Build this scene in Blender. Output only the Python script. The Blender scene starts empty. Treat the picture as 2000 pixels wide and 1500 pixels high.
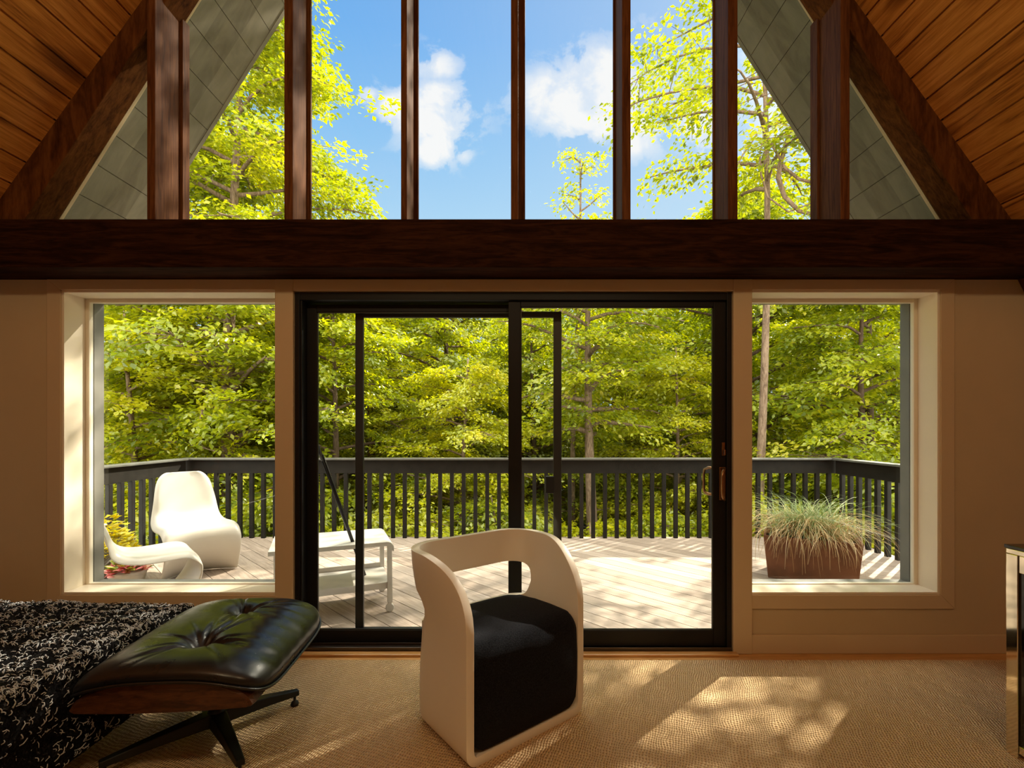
import bpy, bmesh, math, random
import numpy as np
from mathutils import Vector, Matrix

random.seed(7)
S = bpy.context.scene
COL = S.collection
PI = math.pi
D = 2.76            # camera to inner face of the glazed wall
F = 952.0           # focal length in pixels of the 2000 px frame
EYE = 1.275
AX = -0.10          # house axis
DECK = -0.03

# ------------------------------------------------------------------ materials
def new_mat(name):
    m = bpy.data.materials.new(name)
    m.use_nodes = True
    nt = m.node_tree
    nt.nodes.clear()
    out = nt.nodes.new('ShaderNodeOutputMaterial')
    return m, nt, out

def N(nt, typ, **kw):
    n = nt.nodes.new(typ)
    for k, v in kw.items():
        if k in n.inputs:
            n.inputs[k].default_value = v
        else:
            setattr(n, k, v)
    return n

def L(nt, a, b):
    nt.links.new(a, b)

def ramp(nt, fac, stops):
    r = nt.nodes.new('ShaderNodeValToRGB')
    e = r.color_ramp.elements
    while len(e) > 1:
        e.remove(e[-1])
    e[0].position = stops[0][0]; e[0].color = (*stops[0][1], 1)
    for p, c in stops[1:]:
        x = e.new(p); x.color = (*c, 1)
    L(nt, fac, r.inputs['Fac'])
    return r

def coords(nt, scale=(1, 1, 1), rot=(0, 0, 0)):
    tc = nt.nodes.new('ShaderNodeTexCoord')
    mp = nt.nodes.new('ShaderNodeMapping')
    mp.inputs['Scale'].default_value = scale
    mp.inputs['Rotation'].default_value = rot
    L(nt, tc.outputs['Object'], mp.inputs['Vector'])
    return mp.outputs['Vector']

def noise(nt, vec, scale=5, detail=4, rough=.55, dist=0):
    n = N(nt, 'ShaderNodeTexNoise', Scale=scale, Detail=detail, Roughness=rough, Distortion=dist)
    L(nt, vec, n.inputs['Vector'])
    return n.outputs['Fac']

def bump(nt, h, strength=.3, dist=.01):
    b = N(nt, 'ShaderNodeBump', Strength=strength, Distance=dist)
    L(nt, h, b.inputs['Height'])
    return b.outputs['Normal']

def plain(name, col, rough=.5, metal=0.0, spec=.5, nscale=0, namt=.08, bstr=0.0, bscale=60, coat=0):
    m, nt, out = new_mat(name)
    b = N(nt, 'ShaderNodeBsdfPrincipled', Roughness=rough, Metallic=metal)
    b.inputs['Specular IOR Level'].default_value = spec
    b.inputs['Coat Weight'].default_value = coat
    v = coords(nt)
    f = noise(nt, v, nscale or 6, 4)
    c0 = [max(0, x * (1 - namt)) for x in col]; c1 = [min(1, x * (1 + namt)) for x in col]
    r = ramp(nt, f, [(.3, c0), (.7, c1)])
    L(nt, r.outputs['Color'], b.inputs['Base Color'])
    if bstr:
        L(nt, bump(nt, noise(nt, v, bscale, 3), bstr, .004), b.inputs['Normal'])
    L(nt, b.outputs['BSDF'], out.inputs['Surface'])
    return m

def wood(name, dark, mid, light, grain=(1, 1, 12), rough=.5, scale=3.0, knots=0, bstr=.15, coat=0, spec=.4):
    """grain = mapping scale; the small number is the direction the grain runs in"""
    m, nt, out = new_mat(name)
    b = N(nt, 'ShaderNodeBsdfPrincipled', Roughness=rough)
    b.inputs['Specular IOR Level'].default_value = spec
    b.inputs['Coat Weight'].default_value = coat
    v = coords(nt, grain)
    n1 = noise(nt, v, scale, 6, .6, 1.2)
    n2 = noise(nt, v, scale * 6, 3, .6, .3)
    mix = N(nt, 'ShaderNodeMath', operation='MULTIPLY_ADD')
    L(nt, n2, mix.inputs[0]); mix.inputs[1].default_value = .35; L(nt, n1, mix.inputs[2])
    r = ramp(nt, mix.outputs[0], [(.42, dark), (.62, mid), (.85, light)])
    col = r.outputs['Color']
    if knots:
        vv = coords(nt, knots)
        vo = N(nt, 'ShaderNodeTexVoronoi', Scale=1.0, feature='F1')
        vo.inputs['Randomness'].default_value = 1
        L(nt, vv, vo.inputs['Vector'])
        kr = ramp(nt, vo.outputs['Distance'], [(.0, (.22, .17, .14)), (.16, (.34, .28, .22)), (.27, (.62, .55, .48)), (.36, (1, 1, 1))])
        mm = N(nt, 'ShaderNodeMix', data_type='RGBA', blend_type='MULTIPLY')
        mm.inputs[0].default_value = .9
        L(nt, col, mm.inputs[6]); L(nt, kr.outputs['Color'], mm.inputs[7])
        col = mm.outputs[2]
    L(nt, col, b.inputs['Base Color'])
    L(nt, bump(nt, mix.outputs[0], bstr, .006), b.inputs['Normal'])
    L(nt, b.outputs['BSDF'], out.inputs['Surface'])
    return m

def glass_mat():
    m, nt, out = new_mat('window_glass')
    t = N(nt, 'ShaderNodeBsdfTransparent'); t.inputs['Color'].default_value = (.97, .98, .97, 1)
    g = N(nt, 'ShaderNodeBsdfGlossy', Roughness=.0)
    fr = N(nt, 'ShaderNodeFresnel', IOR=1.38)
    mx = N(nt, 'ShaderNodeMixShader')
    L(nt, fr.outputs[0], mx.inputs[0]); L(nt, t.outputs[0], mx.inputs[1]); L(nt, g.outputs[0], mx.inputs[2])
    L(nt, mx.outputs[0], out.inputs['Surface'])
    return m

def leaf_mat(name, stops, transl=.5, gloss=.06):
    m, nt, out = new_mat(name)
    at = N(nt, 'ShaderNodeAttribute', attribute_name='leafvar')
    r = ramp(nt, at.outputs['Fac'], stops)
    d = N(nt, 'ShaderNodeBsdfDiffuse'); t = N(nt, 'ShaderNodeBsdfTranslucent')
    L(nt, r.outputs['Color'], d.inputs['Color'])
    hs = N(nt, 'ShaderNodeHueSaturation', Hue=.485, Saturation=1.1, Value=1.35)
    L(nt, r.outputs['Color'], hs.inputs['Color']); L(nt, hs.outputs['Color'], t.inputs['Color'])
    mx = N(nt, 'ShaderNodeMixShader'); mx.inputs[0].default_value = transl
    L(nt, d.outputs[0], mx.inputs[1]); L(nt, t.outputs[0], mx.inputs[2])
    g = N(nt, 'ShaderNodeBsdfGlossy', Roughness=.35)
    g.inputs['Color'].default_value = (1, 1, .85, 1)
    mx2 = N(nt, 'ShaderNodeMixShader'); mx2.inputs[0].default_value = gloss
    L(nt, mx.outputs[0], mx2.inputs[1]); L(nt, g.outputs[0], mx2.inputs[2])
    L(nt, mx2.outputs[0], out.inputs['Surface'])
    return m

def rug_mat():
    m, nt, out = new_mat('sisal_weave')
    b = N(nt, 'ShaderNodeBsdfPrincipled', Roughness=.9)
    b.inputs['Specular IOR Level'].default_value = .15
    v = coords(nt, (1, 1, 1), (0, 0, .35))
    n0 = N(nt, 'ShaderNodeTexNoise', Scale=9, Detail=2)
    L(nt, v, n0.inputs['Vector'])
    add = N(nt, 'ShaderNodeVectorMath', operation='MULTIPLY_ADD')
    L(nt, n0.outputs['Color'], add.inputs[0]); add.inputs[1].default_value = (.035, .035, 0); L(nt, v, add.inputs[2])
    w1 = N(nt, 'ShaderNodeTexWave', Scale=30, wave_type='BANDS', bands_direction='X')
    w1.inputs['Distortion'].default_value = .8
    w2 = N(nt, 'ShaderNodeTexWave', Scale=20, wave_type='BANDS', bands_direction='Y')
    w2.inputs['Distortion'].default_value = 2.5; w2.inputs['Detail Scale'].default_value = 3
    for w in (w1, w2):
        L(nt, add.outputs[0], w.inputs['Vector'])
    mul = N(nt, 'ShaderNodeMath', operation='MULTIPLY_ADD')
    L(nt, w2.outputs['Fac'], mul.inputs[0]); mul.inputs[1].default_value = .7; L(nt, w1.outputs['Fac'], mul.inputs[2])
    fine = noise(nt, v, 160, 3, .7)
    h = N(nt, 'ShaderNodeMath', operation='MULTIPLY_ADD')
    L(nt, fine, h.inputs[0]); h.inputs[1].default_value = .5; L(nt, mul.outputs[0], h.inputs[2])
    r = ramp(nt, h.outputs[0], [(.1, (.24, .125, .045)), (.55, (.66, .42, .205)), (1.0, (.90, .65, .37))])
    big = noise(nt, v, 1.5, 3)
    r2 = ramp(nt, big, [(.3, (.85, .83, .8)), (.7, (1, 1, 1))])
    mm = N(nt, 'ShaderNodeMix', data_type='RGBA', blend_type='MULTIPLY'); mm.inputs[0].default_value = 1
    L(nt, r.outputs['Color'], mm.inputs[6]); L(nt, r2.outputs['Color'], mm.inputs[7])
    L(nt, mm.outputs[2], b.inputs['Base Color'])
    L(nt, bump(nt, h.outputs[0], .9, .006), b.inputs['Normal'])
    L(nt, b.outputs['BSDF'], out.inputs['Surface'])
    return m

def planks_mat(name, ang, width, cols, rough=.7, grain=10, spec=.3):
    """boards of one timber, each with its own tone; ang = direction of the boards in the floor plane"""
    m, nt, out = new_mat(name)
    b = N(nt, 'ShaderNodeBsdfPrincipled', Roughness=rough)
    b.inputs['Specular IOR Level'].default_value = spec
    v = coords(nt, (1, 1, 1), (0, 0, -ang))
    sep = N(nt, 'ShaderNodeSeparateXYZ'); L(nt, v, sep.inputs[0])
    dv = N(nt, 'ShaderNodeMath', operation='DIVIDE'); L(nt, sep.outputs['Y'], dv.inputs[0]); dv.inputs[1].default_value = width
    fl = N(nt, 'ShaderNodeMath', operation='FLOOR'); L(nt, dv.outputs[0], fl.inputs[0])
    wn = N(nt, 'ShaderNodeTexWhiteNoise', noise_dimensions='1D'); L(nt, fl.outputs[0], wn.inputs['W'])
    mp = N(nt, 'ShaderNodeMapping'); mp.inputs['Scale'].default_value = (1, grain, 1); L(nt, v, mp.inputs['Vector'])
    ad = N(nt, 'ShaderNodeVectorMath', operation='ADD'); L(nt, mp.outputs[0], ad.inputs[0]); L(nt, wn.outputs['Color'], ad.inputs[1])
    n1 = noise(nt, ad.outputs[0], 3, 6, .6, 1)
    k = N(nt, 'ShaderNodeMath', operation='MULTIPLY_ADD')
    L(nt, wn.outputs['Value'], k.inputs[0]); k.inputs[1].default_value = .35; L(nt, n1, k.inputs[2])
    r = ramp(nt, k.outputs[0], [(.35, cols[0]), (.65, cols[1]), (.95, cols[2])])
    L(nt, r.outputs['Color'], b.inputs['Base Color'])
    L(nt, bump(nt, n1, .2, .004), b.inputs['Normal'])
    L(nt, b.outputs['BSDF'], out.inputs['Surface'])
    return m

def throw_mat():
    m, nt, out = new_mat('boucle_wool_black')
    b = N(nt, 'ShaderNodeBsdfPrincipled', Roughness=.95)
    b.inputs['Specular IOR Level'].default_value = .1
    v = coords(nt)
    f = noise(nt, v, 70, 4, .7, 1.5)
    r = ramp(nt, f, [(.45, (.006, .006, .008)), (.62, (.03, .03, .032)), (.72, (.25, .24, .23))])
    L(nt, r.outputs['Color'], b.inputs['Base Color'])
    L(nt, bump(nt, f, 1, .02), b.inputs['Normal'])
    L(nt, b.outputs['BSDF'], out.inputs['Surface'])
    return m

def felt_mat():
    m, nt, out = new_mat('black_felt')
    b = N(nt, 'ShaderNodeBsdfPrincipled', Roughness=.95)
    b.inputs['Specular IOR Level'].default_value = .03
    b.inputs['Sheen Weight'].default_value = .06
    b.inputs['Sheen Tint'].default_value = (.75, .8, 1, 1)
    v = coords(nt)
    f = noise(nt, v, 220, 4, .75)
    r = ramp(nt, f, [(.4, (.005, .005, .006)), (.75, (.024, .025, .030))])
    L(nt, r.outputs['Color'], b.inputs['Base Color'])
    L(nt, bump(nt, f, .6, .004), b.inputs['Normal'])
    L(nt, b.outputs['BSDF'], out.inputs['Surface'])
    return m

def leather_mat():
    m, nt, out = new_mat('black_leather')
    b = N(nt, 'ShaderNodeBsdfPrincipled', Roughness=.3)
    b.inputs['Base Color'].default_value = (.008, .008, .009, 1)
    b.inputs['Specular IOR Level'].default_value = .55
    v = coords(nt)
    f = noise(nt, v, 240, 3, .6)
    L(nt, bump(nt, f, .12, .002), b.inputs['Normal'])
    rr = ramp(nt, noise(nt, v, 14, 4), [(.3, (.24, .24, .24)), (.7, (.4, .4, .4))])
    L(nt, rr.outputs['Color'], b.inputs['Roughness'])
    L(nt, b.outputs['BSDF'], out.inputs['Surface'])
    return m

M = {}
M['plaster'] = plain('warm_plaster', (.58, .455, .285), .85, nscale=3, namt=.03, bstr=.06, bscale=180, spec=.2)
M['casing'] = plain('casing_paint', (.63, .49, .31), .5, nscale=3, namt=.02, spec=.35)
M['white_paint'] = plain('white_gloss_paint', (.88, .79, .63), .35, nscale=4, namt=.02)
M['ext_grey'] = plain('grey_exterior_paint', (.19, .18, .155), .6, nscale=9, namt=.1)
M['black_frame'] = plain('black_door_frame', (.006, .005, .005), .5, nscale=8, namt=.1, spec=.3)
M['beam'] = wood('dark_stained_beam', (.008, .003, .0015), (.022, .008, .004), (.05, .018, .007), (1.2, 12, 12), .7, 2.2, spec=.03)
M['mullion'] = wood('stained_mullion', (.045, .015, .005), (.10, .036, .012), (.165, .064, .022), (14, 14, .8), .6, 3, spec=.06)
M['rafter'] = wood('stained_rafter', (.032, .010, .003), (.085, .028, .007), (.15, .055, .014), (5, 9, 1.2), .6, 3, spec=.05)
M['ceiling'] = wood('pine_ceiling_boards', (.16, .05, .008), (.50, .20, .037), (.72, .33, .075), (11, .55, 11), .5, 2.4, knots=(6.0, 1.9, 6.0), spec=.25)
M['soffit'] = planks_mat('grey_soffit_boards', 0, .2, ((.13, .11, .075), (.185, .16, .11), (.235, .205, .145)), .8, 3)
M['floor'] = wood('oak_floor', (.42, .2, .055), (.58, .3, .09), (.68, .38, .14), (.8, 9, 9), .3, 3, coat=.3)
M['rug'] = rug_mat()
M['deck'] = planks_mat('weathered_deck', -PI / 4, .14, ((.26, .20, .155), (.41, .325, .26), (.54, .44, .365)), .75, 12)
M['rail'] = plain('charcoal_railing_paint', (.016, .0145, .012), .6, spec=.15, nscale=12, namt=.25, bstr=.1, bscale=40)
M['rail_cap'] = plain('grey_rail_cap', (.12, .12, .105), .38, nscale=10, namt=.2)
M['glass'] = glass_mat()
M['bronze'] = plain('antique_bronze', (.36, .19, .09), .3, 1.0, nscale=20, namt=.2)
M['alu_dark'] = plain('grey_screen_aluminium', (.035, .033, .03), .4, .6, nscale=10)
M['sill_metal'] = plain('bronze_sill_metal', (.12, .10, .085), .35, .9, nscale=10)
M['white_shell'] = plain('cream_moulded_shell', (.86, .80, .68), .38, nscale=3, namt=.02, spec=.4)
M['felt'] = felt_mat()
M['leather'] = leather_mat()
M['rosewood'] = wood('rosewood_veneer', (.02, .007, .003), (.065, .022, .008), (.12, .045, .017), (3, 14, 14), .35, 3, coat=.2)
M['cast_black'] = plain('black_cast_aluminium', (.018, .022, .022), .38, .5, nscale=15, namt=.1)
M['rubber'] = plain('black_rubber', (.008, .008, .008), .6)
M['chrome'] = plain('polished_steel', (.85, .78, .64), .06, 1.0, nscale=30, namt=.02)
M['smoked'] = plain('smoked_black_glass', (.006, .005, .004), .06, spec=.6)
M['throw'] = throw_mat()
M['yarn_white'] = plain('cream_wool_yarn', (.62, .64, .66), .9, nscale=40, namt=.25, spec=.1)
M['linen'] = plain('black_linen', (.012, .012, .013), .9)
M['plastic_white'] = plain('white_plastic', (.56, .52, .45), .3, nscale=4, namt=.03)
M['cart_white'] = plain('weathered_white_enamel', (.62, .58, .52), .45, nscale=7, namt=.1)
M['terracotta'] = plain('rust_brown_planter', (.21, .085, .04), .7, nscale=5, namt=.3, bstr=.2)
M['soil'] = plain('dark_soil', (.03, .018, .01), .95, bstr=.6, bscale=60)
M['stone_pot'] = plain('pale_stone_pot', (.5, .45, .38), .8, nscale=12, namt=.15)
M['grey_pot'] = plain('grey_clay_pot', (.16, .15, .14), .8)
M['bark'] = wood('grey_brown_bark', (.05, .032, .02), (.15, .1, .065), (.28, .2, .14), (6, 6, 1.5), .9, 3, bstr=.7)
M['bark_dark'] = wood('dark_brown_bark', (.03, .02, .013), (.085, .055, .035), (.15, .1, .07), (6, 6, 1.5), .9, 3, bstr=.7)
M['ground'] = plain('leaf_litter_ground', (.05, .05, .015), .95, nscale=2, namt=.5, bstr=.6, bscale=12)
M['rock'] = plain('pale_pink_stone', (.5, .38, .32), .85, nscale=6, namt=.3, bstr=.6, bscale=10)
M['pole'] = plain('dark_metal_pole', (.03, .03, .03), .35, .6)
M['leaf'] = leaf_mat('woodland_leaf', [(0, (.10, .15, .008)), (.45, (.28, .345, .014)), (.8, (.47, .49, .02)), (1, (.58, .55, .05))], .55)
M['leaf_deep'] = leaf_mat('deep_woodland_leaf', [(0, (.08, .13, .008)), (.5, (.25, .32, .013)), (.85, (.45, .48, .02)), (1, (.60, .57, .05))], .5)  # slightly deeper green tone than the plain woodland leaf
M['leaf_light'] = leaf_mat('pale_green_leaf', [(0, (.17, .21, .01)), (.45, (.40, .44, .016)), (.8, (.60, .60, .025)), (1, (.76, .70, .08))], .55)  # paler yellow-green tone for some tree and shrub kinds
M['grass_green'] = leaf_mat('green_grass_blade', [(0, (.12, .21, .06)), (.5, (.30, .40, .16)), (1, (.58, .6, .36))], .3)
M['grass_straw'] = leaf_mat('straw_grass_blade', [(0, (.42, .25, .1)), (.5, (.6, .42, .2)), (1, (.72, .58, .33))], .25)
M['coleus'] = leaf_mat('pink_green_leaf', [(0, (.25, .35, .04)), (.4, (.5, .5, .1)), (.6, (.75, .2, .2)), (1, (.85, .4, .38))], .3)
M['yellow_leaf'] = leaf_mat('yellow_fern_leaf', [(0, (.4, .38, .02)), (1, (.75, .65, .04))], .5)

# ------------------------------------------------------------------ mesh helpers
class MB:
    def __init__(s):
        s.v = []; s.f = []; s.mi = []
    def add(s, vs, fs, mi=0):
        o = len(s.v); s.v += [tuple(v) for v in vs]
        s.f += [tuple(i + o for i in f) for f in fs]; s.mi += [mi] * len(fs)
    def box(s, x0, x1, y0, y1, z0, z1, mi=0):
        vs = [(x, y, z) for z in (z0, z1) for y in (y0, y1) for x in (x0, x1)]
        s.add(vs, [(0, 2, 3, 1), (4, 5, 7, 6), (0, 1, 5, 4), (1, 3, 7, 5), (3, 2, 6, 7), (2, 0, 4, 6)], mi)
    def prism(s, poly, axis, a, b, mi=0):
        """poly: list of 2-D points; axis 'y': points are (x, z), extruded from y=a to y=b; 'x': points (y, z)"""
        n = len(poly)
        def P(p, t):
            return (p[0], t, p[1]) if axis == 'y' else ((t, p[0], p[1]) if axis == 'x' else (p[0], p[1], t))
        vs = [P(p, a) for p in poly] + [P(p, b) for p in poly]
        fs = [tuple(range(n)), tuple(range(2 * n - 1, n - 1, -1))]
        fs += [(i, i + n, (i + 1) % n + n, (i + 1) % n) for i in range(n)]
        s.add(vs, fs, mi)
    def tube(s, pts, r, sides=8, cap=True, mi=0):
        pts = [Vector(p) for p in pts]
        rr = r if isinstance(r, (list, tuple)) else [r] * len(pts)
        t0 = (pts[1] - pts[0]).normalized()
        up = Vector((0, 0, 1)) if abs(t0.z) < .9 else Vector((1, 0, 0))
        nx = t0.cross(up).normalized()
        vs = []
        for i, p in enumerate(pts):
            t = (pts[min(i + 1, len(pts) - 1)] - pts[max(i - 1, 0)]).normalized()
            nx = (nx - t * nx.dot(t)).normalized(); ny = t.cross(nx)
            for k in range(sides):
                a = 2 * PI * k / sides
                vs.append(p + nx * (rr[i] * math.cos(a)) + ny * (rr[i] * math.sin(a)))
        fs = []
        for i in range(len(pts) - 1):
            for k in range(sides):
                a = i * sides + k; b = i * sides + (k + 1) % sides
                fs.append((a, b, b + sides, a + sides))
        if cap:
            fs.append(tuple(range(sides - 1, -1, -1))); o = (len(pts) - 1) * sides
            fs.append(tuple(range(o, o + sides)))
        s.add(vs, fs, mi)
    def lathe(s, prof, n=32, c=(0, 0, 0), mi=0):
        vs = []; m = len(prof)
        for k in range(n):
            a = 2 * PI * k / n
            for r, z in prof:
                vs.append((c[0] + r * math.cos(a), c[1] + r * math.sin(a), c[2] + z))
        fs = []
        for k in range(n):
            for j in range(m - 1):
                a = k * m + j; b = ((k + 1) % n) * m + j
                fs.append((a, b, b + 1, a + 1))
        fs.append(tuple(k * m for k in range(n - 1, -1, -1)))
        fs.append(tuple(k * m + m - 1 for k in range(n)))
        s.add(vs, fs, mi)
    def build(s, name, mat, parent=None, smooth=False, bevel=0, seg=2, fix=True):
        me = bpy.data.meshes.new(name)
        me.from_pydata(s.v, [], s.f)
        for m in (mat if isinstance(mat, (list, tuple)) else [mat]):
            me.materials.append(m)
        if any(s.mi):
            me.polygons.foreach_set('material_index', s.mi)
        if fix:
            b = bmesh.new(); b.from_mesh(me)
            bmesh.ops.recalc_face_normals(b, faces=b.faces); b.to_mesh(me); b.free()
        if smooth:
            me.polygons.foreach_set('use_smooth', [True] * len(me.polygons))
        me.update()
        o = bpy.data.objects.new(name, me); COL.objects.link(o)
        if parent is not None:
            o.parent = parent
        if bevel:
            md = o.modifiers.new('bevel', 'BEVEL'); md.width = bevel; md.segments = seg
            md.limit_method = 'ANGLE'; md.angle_limit = math.radians(40)
        return o

def tag(o, label, cat, group=None, kind=None):
    o['label'] = label; o['category'] = cat
    if group: o['group'] = group
    if kind: o['kind'] = kind
    return o

def struct(o, label=None, cat=None):
    o['kind'] = 'structure'
    if label: o['label'] = label
    if cat: o['category'] = cat
    return o

def empty(name, loc=(0, 0, 0), rz=0):
    o = bpy.data.objects.new(name, None); COL.objects.link(o)
    o.location = loc; o.rotation_euler = (0, 0, rz)
    o.empty_display_size = .1
    return o

def smoothstep(a, b, x):
    t = min(1, max(0, (x - a) / (b - a))); return t * t * (3 - 2 * t)

def bm_obj(name, bm, mat, parent=None, smooth=True):
    me = bpy.data.meshes.new(name); bm.to_mesh(me); bm.free()
    me.materials.append(mat)
    if smooth:
        me.polygons.foreach_set('use_smooth', [True] * len(me.polygons))
    o = bpy.data.objects.new(name, me); COL.objects.link(o)
    if parent is not None: o.parent = parent
    return o

# ------------------------------------------------------------------ camera
cd = bpy.data.cameras.new('camera'); cam = bpy.data.objects.new('camera', cd); COL.objects.link(cam)
cam.location = (0, -D, EYE); cam.rotation_euler = (PI / 2, 0, 0)
cd.sensor_width = 36; cd.lens = F / 2000 * 36
cd.shift_x = -10 / 2000; cd.shift_y = 85 / 2000
cd.clip_start = .05; cd.clip_end = 300
S.camera = cam

# ------------------------------------------------------------------ room shell
HALF_C = lambda z: 2.735 - .715 * (z - 2.407)      # ceiling boards
HALF_R = lambda z: 2.528 - .645 * (z - 2.407)      # inner edge of rafters
HALF_G = lambda z: 2.49 - .63 * (z - 2.5)          # edge of the gable glass
YB = -6.4                                          # far end of the room behind the camera

m = MB(); m.box(-4.5, 4.3, YB, .0, -.12, 0)
struct(m.build('floor', M['floor']), 'narrow strip of orange oak floor between rug and glass door', 'floor')

# lower wall
m = MB()
WL0, WL1, WR0, WR1, WZ0, WZ1 = -2.56, -1.363, 1.323, 2.375, .345, 2.038
DX0, DX1, DZ1 = -1.257, 1.213, 2.04
m.box(-4.4, WL0 - .015, 0, .16, 0, 2.12)
m.box(WL0 - .015, WL1 + .015, 0, .16, 0, WZ0 - .015)
m.box(WL0 - .015, WL1 + .015, 0, .16, WZ1 + .015, 2.12)
m.box(WL1 + .015, DX0, 0, .16, 0, 2.12)
m.box(DX0, DX1, 0, .16, DZ1, 2.12)
m.box(DX1, WR0 - .015, 0, .16, 0, 2.12)
m.box(WR0 - .015, WR1 + .015, 0, .16, 0, WZ0 - .015)
m.box(WR0 - .015, WR1 + .015, 0, .16, WZ1 + .015, 2.12)
m.box(WR1 + .015, 4.2, 0, .16, 0, 2.12)
struct(m.build('wall_back', M['plaster']), 'warm beige plaster wall around the glass door and windows', 'wall')

# casings (flat boards, mitred at the outer corners)
def casing_frame(name, x0, x1, z0, z1, wl, wr, wb, wt, parent=None):
    m = MB(); y0, y1 = -.012, 0
    if wl: m.prism([(x0 - wl, z0 - wb), (x0, z0), (x0, z1), (x0 - wl, z1 + wt)], 'y', y0, y1)
    if wr: m.prism([(x1, z0), (x1 + wr, z0 - wb), (x1 + wr, z1 + wt), (x1, z1)], 'y', y0, y1)
    if wt: m.prism([(x0 - wl, z1 + wt), (x0, z1), (x1, z1), (x1 + wr, z1 + wt)], 'y', y0 - .0006, y1)
    if wb: m.prism([(x0 - wl, z0 - wb), (x1 + wr, z0 - wb), (x1, z0), (x0, z0)], 'y', y0 - .0006, y1)
    return struct(m.build(name, M['casing'], parent, bevel=.0025))
c = .015
casing_frame('trim_1', WL0 - c, WL1 + .001, WZ0 - c, WZ1 + c, .078, 0, .078, .058)
casing_frame('trim_2', WR0 - .001, WR1 + c, WZ0 - c, WZ1 + c, 0, .078, .078, .058)
m = MB(); m.box(WL1, DX0 - .004, -.02, 0, .0, DZ1 + .07)
m.box(DX1 + .004, WR0, -.02, 0, .0, DZ1 + .07)
m.box(DX0 - .004, DX1 + .004, -.02, 0, DZ1 + .004, DZ1 + .07)
struct(m.build('trim_3', M['casing'], bevel=.004), 'flat beige casing boards around the black door', 'trim')
m = MB(); m.box(WR0 + .001, 4.2, -.014, 0, 0, .105)
struct(m.build('baseboard_back', M['casing'], bevel=.003), 'beige baseboard under the right window', 'baseboard')

def low_window(name, x0, x1, label):
    w = struct(empty(name, ((x0 + x1) / 2, .08, WZ0)), label, 'window')
    cx = (x0 + x1) / 2; t = .015
    def loc(mb): mb.v = [(a - cx, b - .08, g - WZ0) for a, b, g in mb.v]; return mb
    j = MB()
    j.box(x0 - t, x0, -.006, .13, WZ0 - t, WZ1 + t); j.box(x1, x1 + t, -.006, .13, WZ0 - t, WZ1 + t)
    j.box(x0, x1, -.006, .13, WZ1, WZ1 + t)
    loc(j).build('jamb', M['white_paint'], w, bevel=.002)
    s = MB(); s.box(x0, x1, -.006, .13, WZ0 - t, WZ0); loc(s).build('sill', M['white_paint'], w, bevel=.002)
    fr = MB(); k = .022
    fr.box(x0 - t, x0 + k, .13, .16, WZ0 - t, WZ1 + t); fr.box(x1 - k, x1 + t, .13, .16, WZ0 - t, WZ1 + t)
    fr.box(x0 + k, x1 - k, .13, .16, WZ1 - k, WZ1 + t); fr.box(x0 + k, x1 - k, .13, .16, WZ0 - t, WZ0 + .006)
    loc(fr).build('sash_frame', M['white_paint'], w, bevel=.003)
    ex = MB(); e = .026
    ex.box(x0 - .06, x0 + e, .161, .23, WZ0 - .06, WZ1 + .06); ex.box(x1 - e, x1 + .06, .161, .23, WZ0 - .06, WZ1 + .06)
    ex.box(x0 + e, x1 - e, .161, .23, WZ1 - .01, WZ1 + .06); ex.box(x0 + e, x1 - e, .161, .23, WZ0 - .06, WZ0)
    loc(ex).build('exterior_trim', M['ext_grey'], w)
    p = MB(); p.add([(x0 + k, .145, WZ0 + .006), (x1 - k, .145, WZ0 + .006), (x1 - k, .145, WZ1 - k), (x0 + k, .145, WZ1 - k)], [(0, 1, 2, 3)])
    loc(p).build('pane', M['glass'], w, fix=False)
    return w
low_window('window_1', WL0, WL1, 'white-lined picture window left of the black sliding door')
low_window('window_2', WR0, WR1, 'white-lined picture window right of the black sliding door')

# ------------------------------------------------------------------ sliding door
door = struct(empty('door_1', (0, 0, 0)), 'black framed sliding glass patio door with bronze pull', 'door')
m = MB()
m.box(DX0, DX0 + .028, -.008, .15, .03, DZ1); m.box(DX1 - .028, DX1, -.008, .15, .03, DZ1)
m.box(DX0 + .028, DX1 - .028, -.008, .15, DZ1 - .045, DZ1)
m.box(DX0 + .028, DX0 + .04, -.002, .06, .03, DZ1 - .045)
m.build('outer_frame', M['black_frame'], door, bevel=.003)
m = MB()
m.box(DX0, DX1, -.01, .2, -.02, .022); m.box(DX0, DX1, -.01, -.004, .022, .034)
m.box(DX0, DX1, .05, .056, .022, .034); m.box(DX0, DX1, .112, .118, .022, .04); m.box(DX0, DX1, .165, .17, .022, .04)
m.build('track_sill', M['sill_metal'], door, bevel=.0015)

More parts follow.
